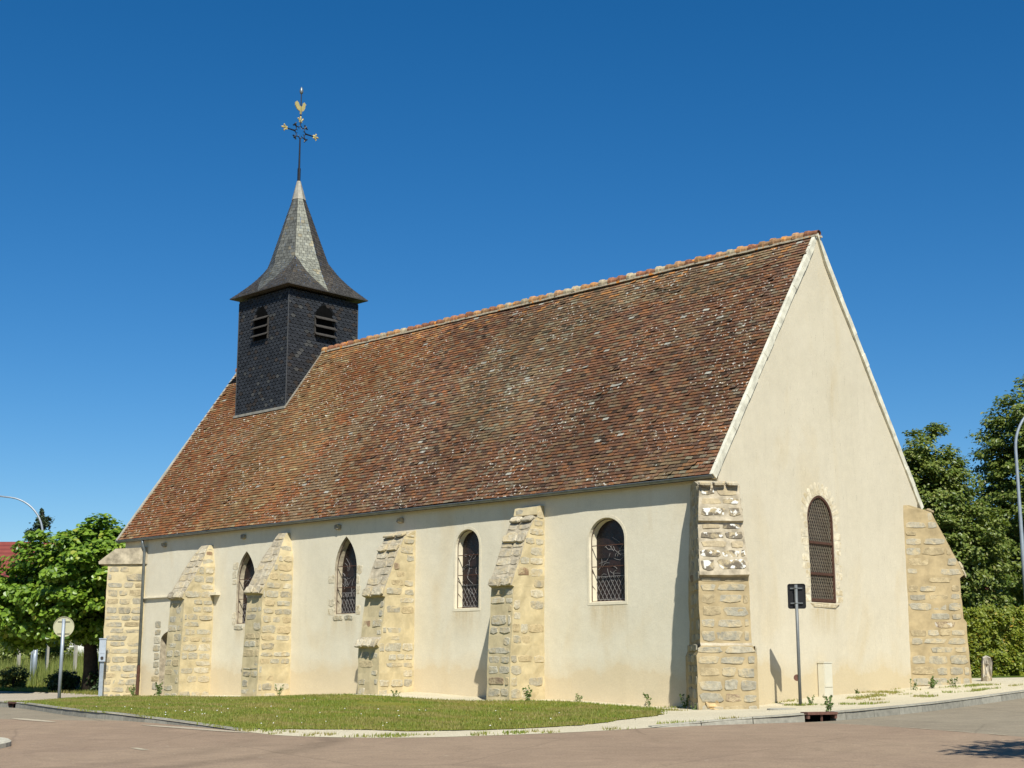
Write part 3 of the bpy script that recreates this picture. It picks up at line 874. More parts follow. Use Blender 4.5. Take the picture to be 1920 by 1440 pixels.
# four buttresses against the nave wall
buttress((-20.72, 0), (0, -1), nb_prof(1.22, 1.10, 3.10, 4.85), taper(.42), 11, fill=.8)
buttress((-16.50, 0), (0, -1), nb_prof(1.22, 1.10, 3.12, 5.00), taper(.41), 12, fill=.85)
buttress((-10.93, 0), (0, -1), [(1.30, -.4), (1.28, 1.42), (1.36, 1.5), (1.20, 1.72), (1.08, 2.80), (1.18, 2.83), (1.16, 2.90), (.62, 4.15), (.40, 4.52), (.0, 4.70)], cst(.43), 13, fill=.52, facefill=.8, capkind='cap')
buttress((-5.93, 0), (0, -1), [(1.32, -.4), (1.26, 1.2), (1.13, 2.90), (1.22, 2.93), (1.20, 2.99), (.72, 4.1), (.42, 4.62), (.22, 4.75), (.30, 4.78), (.26, 4.98), (.1, 5.02)], cst(.40), 14, fill=.62, facefill=.85, capkind='cap')
# diagonal corner buttresses
def se_hw(z): return .66 if z < 1.35 else (.56 if z < 2.9 else .56-.10*(z-2.9)/2.1)
b5 = buttress((-.10, -.10), (r2, -r2), [(1.50, -.4), (1.44, 1.38), (1.36, 1.44), (1.30, 2.88), (1.42, 2.92), (1.40, 3.0), (1.12, 4.1), (1.20, 4.14), (1.16, 4.22), (1.02, 4.95), (.4, 5.12)], se_hw, 15,
         fill=.96, old_above=2.85, mortar='tan_mortar', side_kind='tan', front_kind=lambda z: 'dark' if z > 2.9 else 'tan')
b5['label'] = 'corner buttress with dark lichen spotted upper stones'
hwS = .62
cSW = Vector((-24.5, 0)) + Vector((-r2, r2))*hwS
buttress((cSW.x, cSW.y), (-r2, -r2), [(1.36, -.5), (1.32, 4.38), (1.60, 4.42), (1.58, 4.50), (1.05, 4.93), (.2, 4.98)], cst(hwS), 16, fill=.95, side_kind='tan', mortar='mortar', capkind='pale', cap=False, slab=True)
cNE = Vector((0, 8.62)) + Vector((-r2, r2))*.6
buttress((cNE.x, cNE.y), (r2, r2), [(1.66, -.2), (1.60, 1.3), (1.58, 2.1), (1.50, 2.2), (1.48, 3.30), (1.60, 3.38), (1.52, 3.6), (.78, 5.10), (.2, 5.3)], cst(.6), 17, fill=.70, mortar='tan_mortar', side_kind='tan', capkind='tan')

# quoins of the lancets and the doorway, voussoirs of the gable window
rq = random.Random(5)
for o, wobj in ((W3, WIN[2]), (W4, WIN[3])):
    for sd in (-1, 1):
        mb = MB(); z = o[2]-.05
        while z < o[3]+.35:
            h = rq.uniform(.2, .32); wl = rq.uniform(.12, .34)
            zc = z+h/2; ue = o[0]+sd*(abs(o[1]) if zc < o[3] else max(.15, o[1]*math.sqrt(max(0, 1-((zc-o[3])/(o[4]-o[3]))**2))))
            if rq.random() < .8:
                uc = ue+sd*wl/2; stone(mb, PS(uc, wob(uc, zc)-.002, zc), (1, 0, 0), (0, 0, 1), (0, -1, 0), wl, h-.03, .006, stone_tint('house', rq), 0, rq)
            z += h
        mb.build('quoins', M['stone'], wobj)
    mb = MB()
    for uo in (-.3, .2): stone(mb, PS(o[0]+uo, wob(o[0]+uo, o[2]-.1)-.002, o[2]-.10), (1, 0, 0), (0, 0, 1), (0, -1, 0), rq.uniform(.35, .55), .15, .015, stone_tint('grey', rq), 0, rq)
    mb.build('sill', M['stone'], wobj)
mb = MB(); z = .1
while z < 2.3:
    h = rq.uniform(.2, .3); wl = rq.uniform(.25, .5); uc = DOOR[0]-DOOR[1]-wl/2
    stone(mb, PS(uc, wob(uc, z+h/2)-.002, z+h/2), (1, 0, 0), (0, 0, 1), (0, -1, 0), wl, h-.04, .012, stone_tint('grey', rq), 0, rq); z += h
DQ = mb
mb = MB()
z = WG[2]
while z < WG[3]:
    h = rq.uniform(.17, .24)
    for sd in (-1, 1):
        wl = rq.choice((.2, .34)); uc = WG[0]+sd*(WG[1]+.005+wl/2)
        stone(mb, PG(uc, wob(uc, z+h/2, 5)-.001, z+h/2), (0, 1, 0), (0, 0, 1), (1, 0, 0), wl, h-.012, .0035, stone_tint('house', rq), 0, rq)
    z += h
for i in range(15):
    a = math.pi*(i+.5)/15; L_ = .32
    ue, ze = WG[0]+WG[1]*math.cos(a), WG[3]+(WG[4]-WG[3])*math.sin(a)
    d = Vector((0, math.cos(a), math.sin(a))); uc, zc = ue+d.y*(L_/2+.01), ze+d.z*(L_/2+.01)
    stone(mb, PG(uc, wob(uc, zc, 5)-.001, zc), d.cross(Vector((1, 0, 0))), d, (1, 0, 0), .135, L_, .0035, stone_tint('house', rq), 0, rq)
stone(mb, PG(WG[0], wob(WG[0], 2.42, 5)-.001, 2.44), (0, 1, 0), (0, 0, 1), (1, 0, 0), 1.4, .12, .02, stone_tint('pale', rq), 0, rq)
mb.build('window_surround', M['stone'], win)

# door in the recess beside the first buttress, thin render step above it
mb = MB(); A = outline(DOOR)
dp = MB(); dp.face([PS(u, .35, z) for u, z in A][::-1]); door = dp.build('door', M['door'], church)
for i in range(len(A)-1):
    mb.face([PS(A[i][0], wob(*A[i]), A[i][1]), PS(A[i+1][0], wob(*A[i+1]), A[i+1][1]), PS(A[i+1][0], .36, A[i+1][1]), PS(A[i][0], .36, A[i][1])])
mb.build('door_reveal', M['stone_plain'], door); DQ.build('quoins', M['stone'], door)
mb = MB(); mb.box((-24.8, -.075, 3.22), (-21.15, .03, 3.25)); mb.box((-20.3, -.16, 3.20), (-19.95, .03, 3.29)); mb.build('render_step', M['surround'], church)
# corbel stones under the eaves
for x in (-23.3, -18.7, -13.9, -11.1):
    mb = MB(); stone(mb, (x, -.03, 5.02), (1, 0, 0), (0, 0, 1), (0, -1, 0), .20, .16, .08, (.26, .23, .18), 0, rq); mb.build('corbel', M['stone'], church)

# ------------------------------------------------------------------ roof
TX0, TX1, TY0, TY1 = -23.85, -20.82, 3.055, 6.27
cth = 1/math.sqrt(1+SL*SL); sth = SL*cth
RL = (Wd/2+E0)/cth                        # slope length
mb = MB()
for sgn in (0, 1):
    Y = (lambda y: y) if not sgn else (lambda y: Wd-y)
    a, b, t = -26.07, -.02, .045
    q = [(-E0+.02, HE-.02), (Wd/2, HR-t)]
    mb.face([(a, Y(q[0][0]), q[0][1]), (b, Y(q[0][0]), q[0][1]), (b, Y(q[1][0]), q[1][1]), (a, Y(q[1][0]), q[1][1])])
    mb.face([(a, Y(q[0][0]), q[0][1]-.09), (b, Y(q[0][0]), q[0][1]-.09), (b, Y(q[1][0]), q[1][1]-.09), (a, Y(q[1][0]), q[1][1]-.09)])
    mb.face([(a, Y(q[0][0]), q[0][1]-.09), (b, Y(q[0][0]), q[0][1]-.09), (b, Y(q[0][0]), q[0][1]), (a, Y(q[0][0]), q[0][1])])
roof = mb.build('roof', M['roof_deck'], church)

def tile_tint(x, v, rnd):
    patch = nz(x*.22, v*.16, 1.7); patch2 = nz(x*.6+9, v*.35, 5.1); k = rnd.uniform(.85, 1.15)
    streak = math.exp(-((x+15.6+.35*nz(v, 0, 3))/1.0)**2)*min(1, max(0, (7.4-v)/3))*.9 + .6*math.exp(-((x+21.6)/2.6)**2-((v-4.0)/.9)**2)
    left = 1/(1+math.exp((x+14.2+1.2*nz(v*.4, 2))/.9))          # redder, cleaner west half
    r = rnd.random()
    white = .002+.005*(1-left)*max(0, .55+1.3*patch2) if v < 7.9 else .03
    if r < white: return tuple(c*k for c in (.29, .27, .22))
    if rnd.random() < streak*.8: return tuple(c*k for c in (.185, .120, .066))
    r = rnd.random()
    if left > rnd.random():
        c = (.155, .072, .038) if r < .34 else (.165, .098, .052) if r < .70 else (.185, .080, .036) if r < .84 else (.13, .075, .045) if r < .94 else (.20, .155, .095)
    else:
        c = (.135, .070, .042) if r < .32 else (.100, .060, .042) if r < .54 else (.150, .100, .060) if r < .78 else (.175, .085, .042) if r < .88 else (.145, .120, .085) if r < .96 else (.055, .038, .028)
    if patch > .1: c = (c[0]*.95+.012, c[1]+.016, c[2]+.009)
    pk = 1+.32*nz(x*.45, v*.3, 3.3)+.18*nz(x*1.3, v*.9, 8.1)
    if left > .5: c = (c[0]*1.06, c[1]*1.0, c[2]*.92)
    if v > 7.7 and rnd.random() < .12: c = (.26, .13, .05)
    wf = (1.12, 1.06, .98) if left > .5 else (1.10, 1.03, .96)
    return tuple(cc*k*pk*(1.0 if v < 7.8 else 1.15)*w_ for cc, w_ in zip(c, wf))

def tiles(sgn, seed, exp_=.114, wt=.205):
    rnd = random.Random(seed); mb = MB(); rows = int(RL/exp_)
    sag = lambda x, v: .045*nz(x*.28, v*.4, 7.7+sgn) - .02
    for i in range(rows+1):
        v0 = i*exp_ + .02*0; x = -26.12+(i % 2)*wt/2
        rowj = .010*nz(i*.7, sgn, 2)
        while x < .02:
            w_ = min(wt*rnd.uniform(.94, 1.0), .035-x)
            xm = x+w_/2; vv = v0+rnd.gauss(0, .0025)+rowj*nz(x, i)
            if vv > RL-.03: x += wt; continue
            y_mid = -E0+vv*cth
            if not sgn and TX0+.02 < xm < TX1-.02 and y_mid > TY0+.02: x += wt; continue
            L_ = min(.20, RL-vv); lift = .042+rnd.gauss(0, .0035)+sag(xm, vv); tl = .001+sag(xm, vv+L_); rk = rnd.gauss(0, .0025)
            if rnd.random() < .012: lift += .015; rk += .012
            th = .030
            def pt(xx, v, n_):
                y = -E0+v*cth-n_*sth; z = HE+v*sth+n_*cth
                return (xx, y if not sgn else Wd-y, z)
            sk = rnd.gauss(0, .002)
            A = [pt(x, vv+sk, lift-rk), pt(x+w_, vv-sk, lift+rk), pt(x+w_, vv+L_-sk, tl+rk), pt(x, vv+L_+sk, tl-rk)]
            Bm = [pt(x, vv+sk, lift-rk-th), pt(x+w_, vv-sk, lift+rk-th)]
            col = tile_tint(xm, vv, rnd)
            n0 = len(mb.v); mb.v.extend(A+Bm)
            for f in ((0, 1, 2, 3), (4, 5, 1, 0), (4, 0, 3), (5, 2, 1)):
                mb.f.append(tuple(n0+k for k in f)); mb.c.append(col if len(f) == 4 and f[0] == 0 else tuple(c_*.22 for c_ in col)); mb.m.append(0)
            x += wt
    return mb
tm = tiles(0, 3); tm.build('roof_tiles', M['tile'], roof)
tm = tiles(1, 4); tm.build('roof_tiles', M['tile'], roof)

# ridge tiles
mb = MB(); rnd = random.Random(8); x = TX1-.35
def ridge_run(xa, xb):
    x = xa
    while x < xb-.05:
        l = .36; r = rnd.uniform(.10, .125); k = rnd.uniform(.7, 1.1)
        c = rnd.choice([(.28, .13, .07), (.32, .19, .10), (.36, .30, .20), (.26, .12, .07), (.36, .20, .09)])
        vs = []; n_ = 8
        for xx, rr in ((x-.03, r*1.25), (x+.08, r*1.2), (x+.11, r*.98), (x+l, r*.80)):
            for i in range(n_+1):
                a = math.pi*(-.12+1.24*i/n_); vs.append((xx, Wd/2+math.cos(a)*rr*1.15, HR-.02+math.sin(a)*rr))
        fs = [(j*(n_+1)+i, j*(n_+1)+i+1, (j+1)*(n_+1)+i+1, (j+1)*(n_+1)+i) for j in range(3) for i in range(n_)] + [tuple(range(n_+1))]
        mb.mesh(vs, fs, (c[0]*k, c[1]*k, c[2]*k))
        # bedding mortar
        for sd in (-1, 1):
            mb.bar((x, Wd/2+sd*.115, HR-.10), (x+l, Wd/2+sd*.115, HR-.10+rnd.uniform(-.01, .01)), .07, .05, col=(.42, .36, .26))
        x += l
ridge_run(TX1-.3, .02); mb.build('ridge_tiles', M['ridge'], roof)
mb = MB(); ridge_run(-26.1, TX0); mb.build('ridge_tiles', M['ridge'], roof)

# verges
def verge(x0, x1, wd, mt, seed):
    mb = MB(); rnd = random.Random(seed)
    for sgn in (0, 1):
        v = -.03
        while v < RL:
            l = min(rnd.uniform(.35, .8), RL+.02-v); d = wd*rnd.uniform(.93, 1.05); pr_ = rnd.uniform(-.008, .008)
            P = []
            for vv in (v, v+l):
                for (xx, n_) in ((x0, .035), (x1+pr_, .035), (x1+pr_, -d), (x0, -d)):
                    y = -E0+vv*cth-n_*sth; z = HE+vv*sth+n_*cth
                    if y > Wd/2: y = Wd/2
                    P.append((xx, y if not sgn else Wd-y, z))
            mb.mesh(P, [(0,1,2,3),(7,6,5,4),(0,4,5,1),(1,5,6,2),(2,6,7,3),(3,7,4,0)])
            v += l-.004
    return mb.build('verge', mt, roof)
verge(-.03, .065, .135, M['verge'], 1)
verge(-26.14, -26.03, .14, M['concrete'], 2)

# gutter and downpipe
mb = MB(); gy, gzc, gr_ = -E0+.032, HE-.03, .070
n_ = 9; xs = list(np.arange(-26.12, .03, 1.0))+[.03]
vs = []; fs = []
for xx in xs:
    for i in range(n_+1):
        a = math.pi+math.pi*i/n_; vs.append((xx, gy+math.cos(a)*gr_, gzc+math.sin(a)*gr_))
for j in range(len(xs)-1):
    for i in range(n_): fs.append((j*(n_+1)+i, j*(n_+1)+i+1, (j+1)*(n_+1)+i+1, (j+1)*(n_+1)+i))
fs += [tuple(range(n_+1)), tuple(range((len(xs)-1)*(n_+1), len(xs)*(n_+1)))]
mb.mesh(vs, fs)
mb.tube([(-26.12, gy-gr_, gzc), (.03, gy-gr_, gzc)], .012, 8)
for xx in np.arange(-25.8, .2, .5): mb.bar((xx, gy-gr_-.004, gzc+.005), (xx, gy, gzc-gr_-.006), .03, .008); 
mb.build('gutter', M['zinc'], church, smooth=False)
mb = MB(); mb.tube([(-24.45, gy, gzc-.06), (-24.45, gy, 5.12), (-24.45, -.12, 4.9), (-24.45, -.12, .95)], .05, 10)
dpipe = mb.build('downpipe', M['zinc'], church, smooth=True)
mb = MB(); mb.tube([(-24.45, -.12, .95), (-24.45, -.14, -.2)], .058, 10); mb.tube([(-24.45, -.125, .55), (-24.45, -.124, .6)], .066, 10)
mb.build('pipe_shoe', M['rust'], dpipe)

# ------------------------------------------------------------------ bell turret
rt_ = random.Random(21)
mb = MB()
TT = 14.30
mb.mesh([(TX0, TY0, 8.4), (TX1, TY0, 8.4), (TX1, TY1, 8.4), (TX0, TY1, 8.4), (TX0, TY0, TT), (TX1, TY0, TT), (TX1, TY1, TT), (TX0, TY1, TT)],
        [(0,1,5,4),(1,2,6,5),(2,3,7,6),(3,0,4,7)], (.003, .003, .003))  # near-black core: colours in the shade seen through the slate gaps
LS = (-22.42, .40, 12.62, 13.42, 13.92); LE = (4.70, .42, 12.75, 13.44, 13.95)
def slate_face(P, u0, u1, z0f, z1, N, hole=None):
    ex = .122; ws = .21; i = 0; z = 8.5
    while z < z1:
        u = u0+(i % 2)*ws/2-ws
        while u < u1:
            a, b = max(u, u0), min(u+ws-.0015, u1); um = (a+b)/2
            if b-a > .04 and z+ex > z0f(um) and not (hole and inside(um, z+.06, hole)):
                k = rt_.uniform(.75, 1.25); c = (.024*k, .026*k, .030*k)
                r = rt_.random()
                if r < .05: c = (.055*k, .055*k, .052*k)
                elif r < .16: c = (.032*k, .026*k, .022*k)
                pr_ = .014+rt_.uniform(-.002, .006); tp = min(z+ex+.012, z1); ch = .068
                pts = [P(a, .002, tp), P(a, pr_-.002, z+ch), P(min(a+ch*.9, um), pr_, z), P(max(b-ch*.9, um), pr_, z), P(b, pr_-.002, z+ch), P(b, .002, tp)]
                mb.face(pts, c)
                mb.face([pts[2], P(min(a+ch*.9, um), pr_-.007, z), P(max(b-ch*.9, um), pr_-.007, z), pts[3]], (c[0]*.7, c[1]*.7, c[2]*.7))
            u += ws
        z += ex; i += 1
slate_face(lambda u, d, z: (u, TY0-d, z), TX0, TX1, lambda u: zr(TY0)-.05, TT-.02, None, LS)
slate_face(lambda u, d, z: (TX1+d, u, z), TY0, TY1, lambda u: zr(u)-.1, TT-.02, None, LE)
slate_face(lambda u, d, z: (TX0-d, u, z), TY0, TY1, lambda u: zr(u)-.1, TT-.02, None)
tower = mb.build('bell_turret', M['slate'], church)
mb = MB()
for (x, y) in ((TX1, TY0), (TX0, TY0), (TX1, TY1)):
    mb = MB(); mb.tube([(x+.004, y-.004, zr(min(y, Wd/2-.1))-.1), (x+.004, y-.004, TT-.05)], .022, 6, (.05, .052, .055))
    mb.build('corner_strip', M['slate'], tower)
# louvred openings
for o, P, Nn in ((LS, lambda u, d, z: (u, TY0-d, z), 0), (LE, lambda u, d, z: (TX1+d, u, z), 1)):
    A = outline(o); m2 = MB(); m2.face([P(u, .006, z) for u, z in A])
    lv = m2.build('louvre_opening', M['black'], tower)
    m3 = MB()
    for i, z in enumerate((12.78, 13.08, 13.40)):
        hw = o[1]+.06
        q = [P(o[0]-hw, .02, z+.10), P(o[0]+hw, .02, z+.10), P(o[0]+hw, .17, z), P(o[0]-hw, .17, z)]
        q2 = [Vector(p)-Vector((0, 0, .035)) for p in q]
        m3.mesh([*q, *q2], [(0,1,2,3),(7,6,5,4),(0,4,5,1),(1,5,6,2),(2,6,7,3),(3,7,4,0)])
    for sd in (-1, 1):
        m3.bar(P(o[0]+sd*(o[1]+.03), .03, o[2]), P(o[0]+sd*(o[1]+.03), .03, o[3]), .04, .05)
    m3.build('louvre_slats', M['wood'], lv)
# lead flashing at the foot
mb = MB(); mb.bar((TX0-.03, TY0-.05, zr(TY0)-.01), (TX1+.03, TY0-.05, zr(TY0)-.01), .07, .09)
mb.bar((TX1+.02, TY0-.03, zr(TY0)+.02), (TX1+.02, Wd/2, HR+.02), .03, .05)
mb.build('flashing', M['lead'], tower)

# spire: square flared eave broached into an octagon
tcx, tcy = (TX0+TX1)/2, (TY0+TY1)/2
hx, hy = (TX1-TX0)/2+.27, (TY1-TY0)/2+.27
ZE = 14.43
def axis(z): t = (z-ZE)/4.6; return tcx-.10*t, tcy-.10*t
def octv(k, z, r):
    ax, ay = axis(z); a = math.pi/4*k; return Vector((ax+r*math.cos(a), ay+r*math.sin(a), z))
mb = MB(); rs = random.Random(31)
SPC = {}
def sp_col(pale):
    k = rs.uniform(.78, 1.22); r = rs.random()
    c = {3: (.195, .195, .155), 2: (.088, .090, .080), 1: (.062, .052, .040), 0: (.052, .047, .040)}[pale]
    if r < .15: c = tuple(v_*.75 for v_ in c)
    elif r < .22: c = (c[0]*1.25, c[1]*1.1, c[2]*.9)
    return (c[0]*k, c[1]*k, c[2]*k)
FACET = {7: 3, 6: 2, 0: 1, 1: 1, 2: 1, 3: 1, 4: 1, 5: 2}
def slate_quad(A, B, Cc, D, pale, ex=.135, ws=.17):
    """slates laid in rows over the patch A-B (foot) to D-Cc (top)"""
    A, B, Cc, D = (Vector(p) for p in (A, B, Cc, D))
    h = max((D-A).length, (Cc-B).length); n_ = max(1, round(h/ex)); N = (B-A).cross(D-A)
    if N.length < 1e-6: N = (B-A).cross(Cc-A)
    N.normalize()
    for i in range(n_):
        t0, t1 = i/n_, (i+1)/n_
        a, b, c, d = A.lerp(D, t0), B.lerp(Cc, t0), B.lerp(Cc, t1), A.lerp(D, t1)
        wl = (b-a).length; m = max(1, round(wl/ws)); off = .5/m if (i % 2 and m > 1) else 0
        cutp = sorted({0, 1, *[min(1, max(0, j/m+off)) for j in range(m+1)]})
        for u0, u1 in zip(cutp[:-1], cutp[1:]):
            if u1-u0 < 1e-4: continue
            g_ = .012/max(wl, .05); e = rs.uniform(.004, .010)
            q = [a.lerp(b, u0)+N*e, a.lerp(b, max(u1-g_, u0+.2*(u1-u0)))+N*e, d.lerp(c, max(u1-g_, u0+.2*(u1-u0))), d.lerp(c, u0)]
            mb.face(q, sp_col(pale))
            mb.face([q[0]-N*.012, q[1]-N*.012, q[1], q[0]], (.04, .04, .04))
ZA = 15.85                                # where the broaches meet the octagon
prof = [(ZA, 1.10), (16.55, .86), (17.4, .575), (18.35, .25)]
for k in range(8):
    for (z0, r0), (z1, r1) in zip(prof[:-1], prof[1:]):
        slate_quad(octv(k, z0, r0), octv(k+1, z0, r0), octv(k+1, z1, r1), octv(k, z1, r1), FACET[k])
mids = {0: (tcx+hx, tcy), 2: (tcx, tcy+hy), 4: (tcx-hx, tcy), 6: (tcx, tcy-hy)}
corn = {1: (tcx+hx, tcy+hy), 3: (tcx-hx, tcy+hy), 5: (tcx-hx, tcy-hy), 7: (tcx+hx, tcy-hy)}
hyp = math.hypot(hx, hy)
NL = 7
def flare(t): return t**1.75                # concave curve from the octagon out to the eave
for k in (0, 2, 4, 6):
    for sgn in (1, -1):
        c = (k+sgn) % 8
        Mp, Cp = [], []
        for i in range(NL+1):
            t = i/NL; z = ZA+(ZE-ZA)*t
            m0 = octv(k, z, 1.10); tgt = Vector((mids[k][0], mids[k][1], z)); 
            r = 1.10+( (hx if k in (0, 4) else hy)-1.10)*(.45*t+.55*flare(t)); ax, ay = axis(z) if t < .2 else (tcx, tcy)
            a = math.pi/4*k; Mp.append(Vector((tcx+r*math.cos(a), tcy+r*math.sin(a), z)))
            rc = 1.10+(hyp-1.10)*(.42*t+.58*flare(t)); ca = math.atan2(corn[c][1]-tcy, corn[c][0]-tcx); a0 = math.pi/4*c; aa = a0+((ca-a0+math.pi) % (2*math.pi)-math.pi)*t
            Cp.append(Vector((tcx+rc*math.cos(aa), tcy+rc*math.sin(aa), z)))
        Mp[0] = octv(k, ZA, 1.10); Cp[0] = octv(c, ZA, 1.10)
        for i in range(NL):
            # octagon facet narrows downwards, the broach widens
            s0, s1 = i/NL, (i+1)/NL
            X0 = Mp[i].lerp(Cp[i], 1-s0)+Vector((0, 0, 0)); X1 = Mp[i+1].lerp(Cp[i+1], 1-s1)
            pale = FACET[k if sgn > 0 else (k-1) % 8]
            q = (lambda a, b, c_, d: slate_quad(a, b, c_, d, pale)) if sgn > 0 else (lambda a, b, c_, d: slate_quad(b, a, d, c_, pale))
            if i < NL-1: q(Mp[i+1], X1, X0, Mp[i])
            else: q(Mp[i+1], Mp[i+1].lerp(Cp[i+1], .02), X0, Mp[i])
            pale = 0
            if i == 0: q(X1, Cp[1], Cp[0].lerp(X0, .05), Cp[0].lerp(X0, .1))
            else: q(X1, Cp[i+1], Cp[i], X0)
mb.mesh([(tcx-hx, tcy-hy, ZE-.03), (tcx+hx, tcy-hy, ZE-.03), (tcx+hx, tcy+hy, ZE-.03), (tcx-hx, tcy+hy, ZE-.03),
         (tcx-hx, tcy-hy, ZE+.004), (tcx+hx, tcy-hy, ZE+.004), (tcx+hx, tcy+hy, ZE+.004), (tcx-hx, tcy+hy, ZE+.004)],
        [(3, 2, 1, 0), (0, 1, 5, 4), (1, 2, 6, 5), (2, 3, 7, 6), (3, 0, 4, 7)], (.06, .055, .05))
spire = mb.build('spire', M['spire_slate'], tower)
mb = MB()
for k in range(8):
    a, b = octv(k, 18.33, .275), octv(k+1, 18.33, .275); c, d = octv(k+1, 19.10, .075), octv(k, 19.10, .075); mb.face([a, b, c, d])
mb.build('lead_cap', M['lead'], tower)

# cross with cock ----------------------------------------------------------
ax, ay = axis(19.1); 
mb = MB()
mb.tube([(ax, ay, 18.9), (ax, ay, 19.62)], .062, 8, (1, 1, 1)); mb.tube([(ax, ay, 19.6), (ax, ay, 20.85)], [.040, .028], 8)
mb.tube([(ax, ay, 21.40), (ax, ay, 22.75)], [.03, .018], 6)
CZ = 21.08
yv = Vector((0, 1, 0))
PC = lambda u, z: (ax, ay+u, CZ+z)
for sd in (-1, 1): mb.tube([PC(sd*.24, 0), PC(sd*.66, 0)], [.035, .022], 6)
for k in range(8):                         # scalloped ring: eight inward-curving arcs
    a0, a1 = math.pi/4*k, math.pi/4*(k+1); pts = []
    for i in range(7):
        t = i/6; a = a0+(a1-a0)*t; r = .285-.075*math.sin(math.pi*t); pts.append(PC(r*math.cos(a), r*math.sin(a)))
    mb.tube(pts, .019, 6)
    if k % 2: 
        mb.tube([PC(.27*math.cos(a0), .27*math.sin(a0)), PC(.40*math.cos(a0), .40*math.sin(a0))], [.03, .045], 6)
        for da in (-.25, .25): mb.tube([PC(.34*math.cos(a0), .34*math.sin(a0)), PC(.40*math.cos(a0+da), .40*math.sin(a0+da))], [.022, .03], 6)
    mb.tube([PC(.22*math.cos(a0+.39), .22*math.sin(a0+.39)), PC(.14*math.cos(a0+.39), .14*math.sin(a0+.39))], .012, 6)
for i in range(3):
    mb.tube([(ax-.03, ay-.03, 19.0), (ax, ay, 19.05)], .06, 6)
cross = mb.build('cross', M['iron'], church)
def fleur(cu, cz, ang):
    m = MB(); d = lambda l, s: PC(cu+math.cos(ang)*l*.8-math.sin(ang)*s*.75, cz+math.sin(ang)*l*.8+math.cos(ang)*s*.75)
    m.tube([d(-.06, 0), d(.1, 0), d(.26, 0), d(.36, 0)], [.015, .026, .042, .006], 8)
    for sd in (-1, 1): m.tube([d(0, sd*.01), d(.1, sd*.07), d(.2, sd*.15), d(.16, sd*.2)], [.015, .028, .03, .010], 8)
    m.tube([d(.02, -.09), d(.02, .09)], .022, 6)
    m.build('fleuron', M['gilt'], cross)
fleur(-.62, 0, math.pi); fleur(.62, 0, 0); fleur(0, .40, math.pi/2)
# weathercock: flattened solid silhouette, turned like the cross
ck = [(-.28, .10), (-.36, .22), (-.36, .36), (-.26, .44), (-.16, .38), (-.10, .26), (.02, .22), (.10, .30), (.12, .42), (.20, .48), (.25, .42), (.31, .38), (.25, .34), (.24, .20), (.16, .06), (.05, .0), (.04, -.14), (-.04, -.14), (-.06, 0), (-.18, .03)]
mb = MB(); z0 = 21.98-.05
for tck in (-.03, .03): pass
vs = [(ax+.02, ay+u*.78, z0+.85*v) for u, v in ck]+[(ax-.02, ay+u*.78, z0+.85*v) for u, v in ck]; n_ = len(ck)
mb.mesh(vs, [tuple(range(n_)), tuple(range(n_, 2*n_))[::-1]]+[(i, i+n_, (i+1) % n_+n_, (i+1) % n_) for i in range(n_)])
mb.build('weathercock', M['gilt'], cross)
mb = MB(); mb.lathe([(.005, 22.62), (.05, 22.66), (.075, 22.74), (.06, 22.84), (.02, 22.92), (.004, 22.94)], (ax, ay), 14)
mb.build('finial', M['zinc'], cross, smooth=True)

# ------------------------------------------------------------------ street furniture
def road_sign_right():
    x, y = 1.25, 1.20; z = Gin(x, y)
    t = empty('road_sign', (x, y, z), 'black backed rectangular road sign on a grey post before the gable', 'road sign')
    m = MB(); m.tube([(x, y, z-.1), (x, y, z+2.72)], .038, 12); m.build('post', M['post_grey'], t, smooth=True)
    f = Vector((-.57, .82, 0)); r = Vector((.82, .57, 0)); f = (Vector((-.40, .916, 0))).normalized(); r = Vector((f.y, -f.x, 0))
    o = Vector((x, y, z+2.46))+f*.055
    m = MB(); n_ = 6; pts = []
    for cx, cz, a0 in ((.155, .235, 0), (-.155, .235, 90), (-.155, -.235, 180), (.155, -.235, 270)):
        for i in range(n_+1):
            a = math.radians(a0+90*i/n_); pts.append((cx+.05*math.cos(a), cz+.05*math.sin(a)))
    k = len(pts)
    vs = [o+r*a+Vector((0, 0, b)) for a, b in pts]+[o+f*.03+r*a+Vector((0, 0, b)) for a, b in pts]
    rim = [o-f*.012+r*a*.93+Vector((0, 0, b*.95)) for a, b in pts]; rimo = [o-f*.012+r*a+Vector((0, 0, b)) for a, b in pts]
    inner = [o+f*.004+r*a*.93+Vector((0, 0, b*.95)) for a, b in pts]
    m.mesh(rimo+rim+inner+vs[k:], [(i, (i+1) % k, (i+1) % k+k, i+k) for i in range(k)]+[(i+k, (i+1) % k+k, (i+1) % k+2*k, i+2*k) for i in range(k)]+[tuple(range(2*k, 3*k))]
           + [(i, i+3*k, (i+1) % k+3*k, (i+1) % k) for i in range(k)] + [tuple(range(3*k, 4*k))[::-1]])
    m.build('plate', M['sign_black'], t)
    for dz in (-.16, .18):
        m = MB(); c = o+Vector((0, 0, dz))-f*.02; m.bar(c-r*.14, c+r*.14, .02, .03); m.tube([c-f*.035-r*.05+Vector((0,0,-.0)), c-f*.075, c-f*.035+r*.05], .014, 6)
        m.build('bracket', M['post_grey'], t)
    m = MB(); c = Vector((x-.05, y-.02, z+.62)); m.tube([c-f*.01, c+f*.012], .075, 16); m.build('tag_disc', M['rust_red'], t)
road_sign_right()

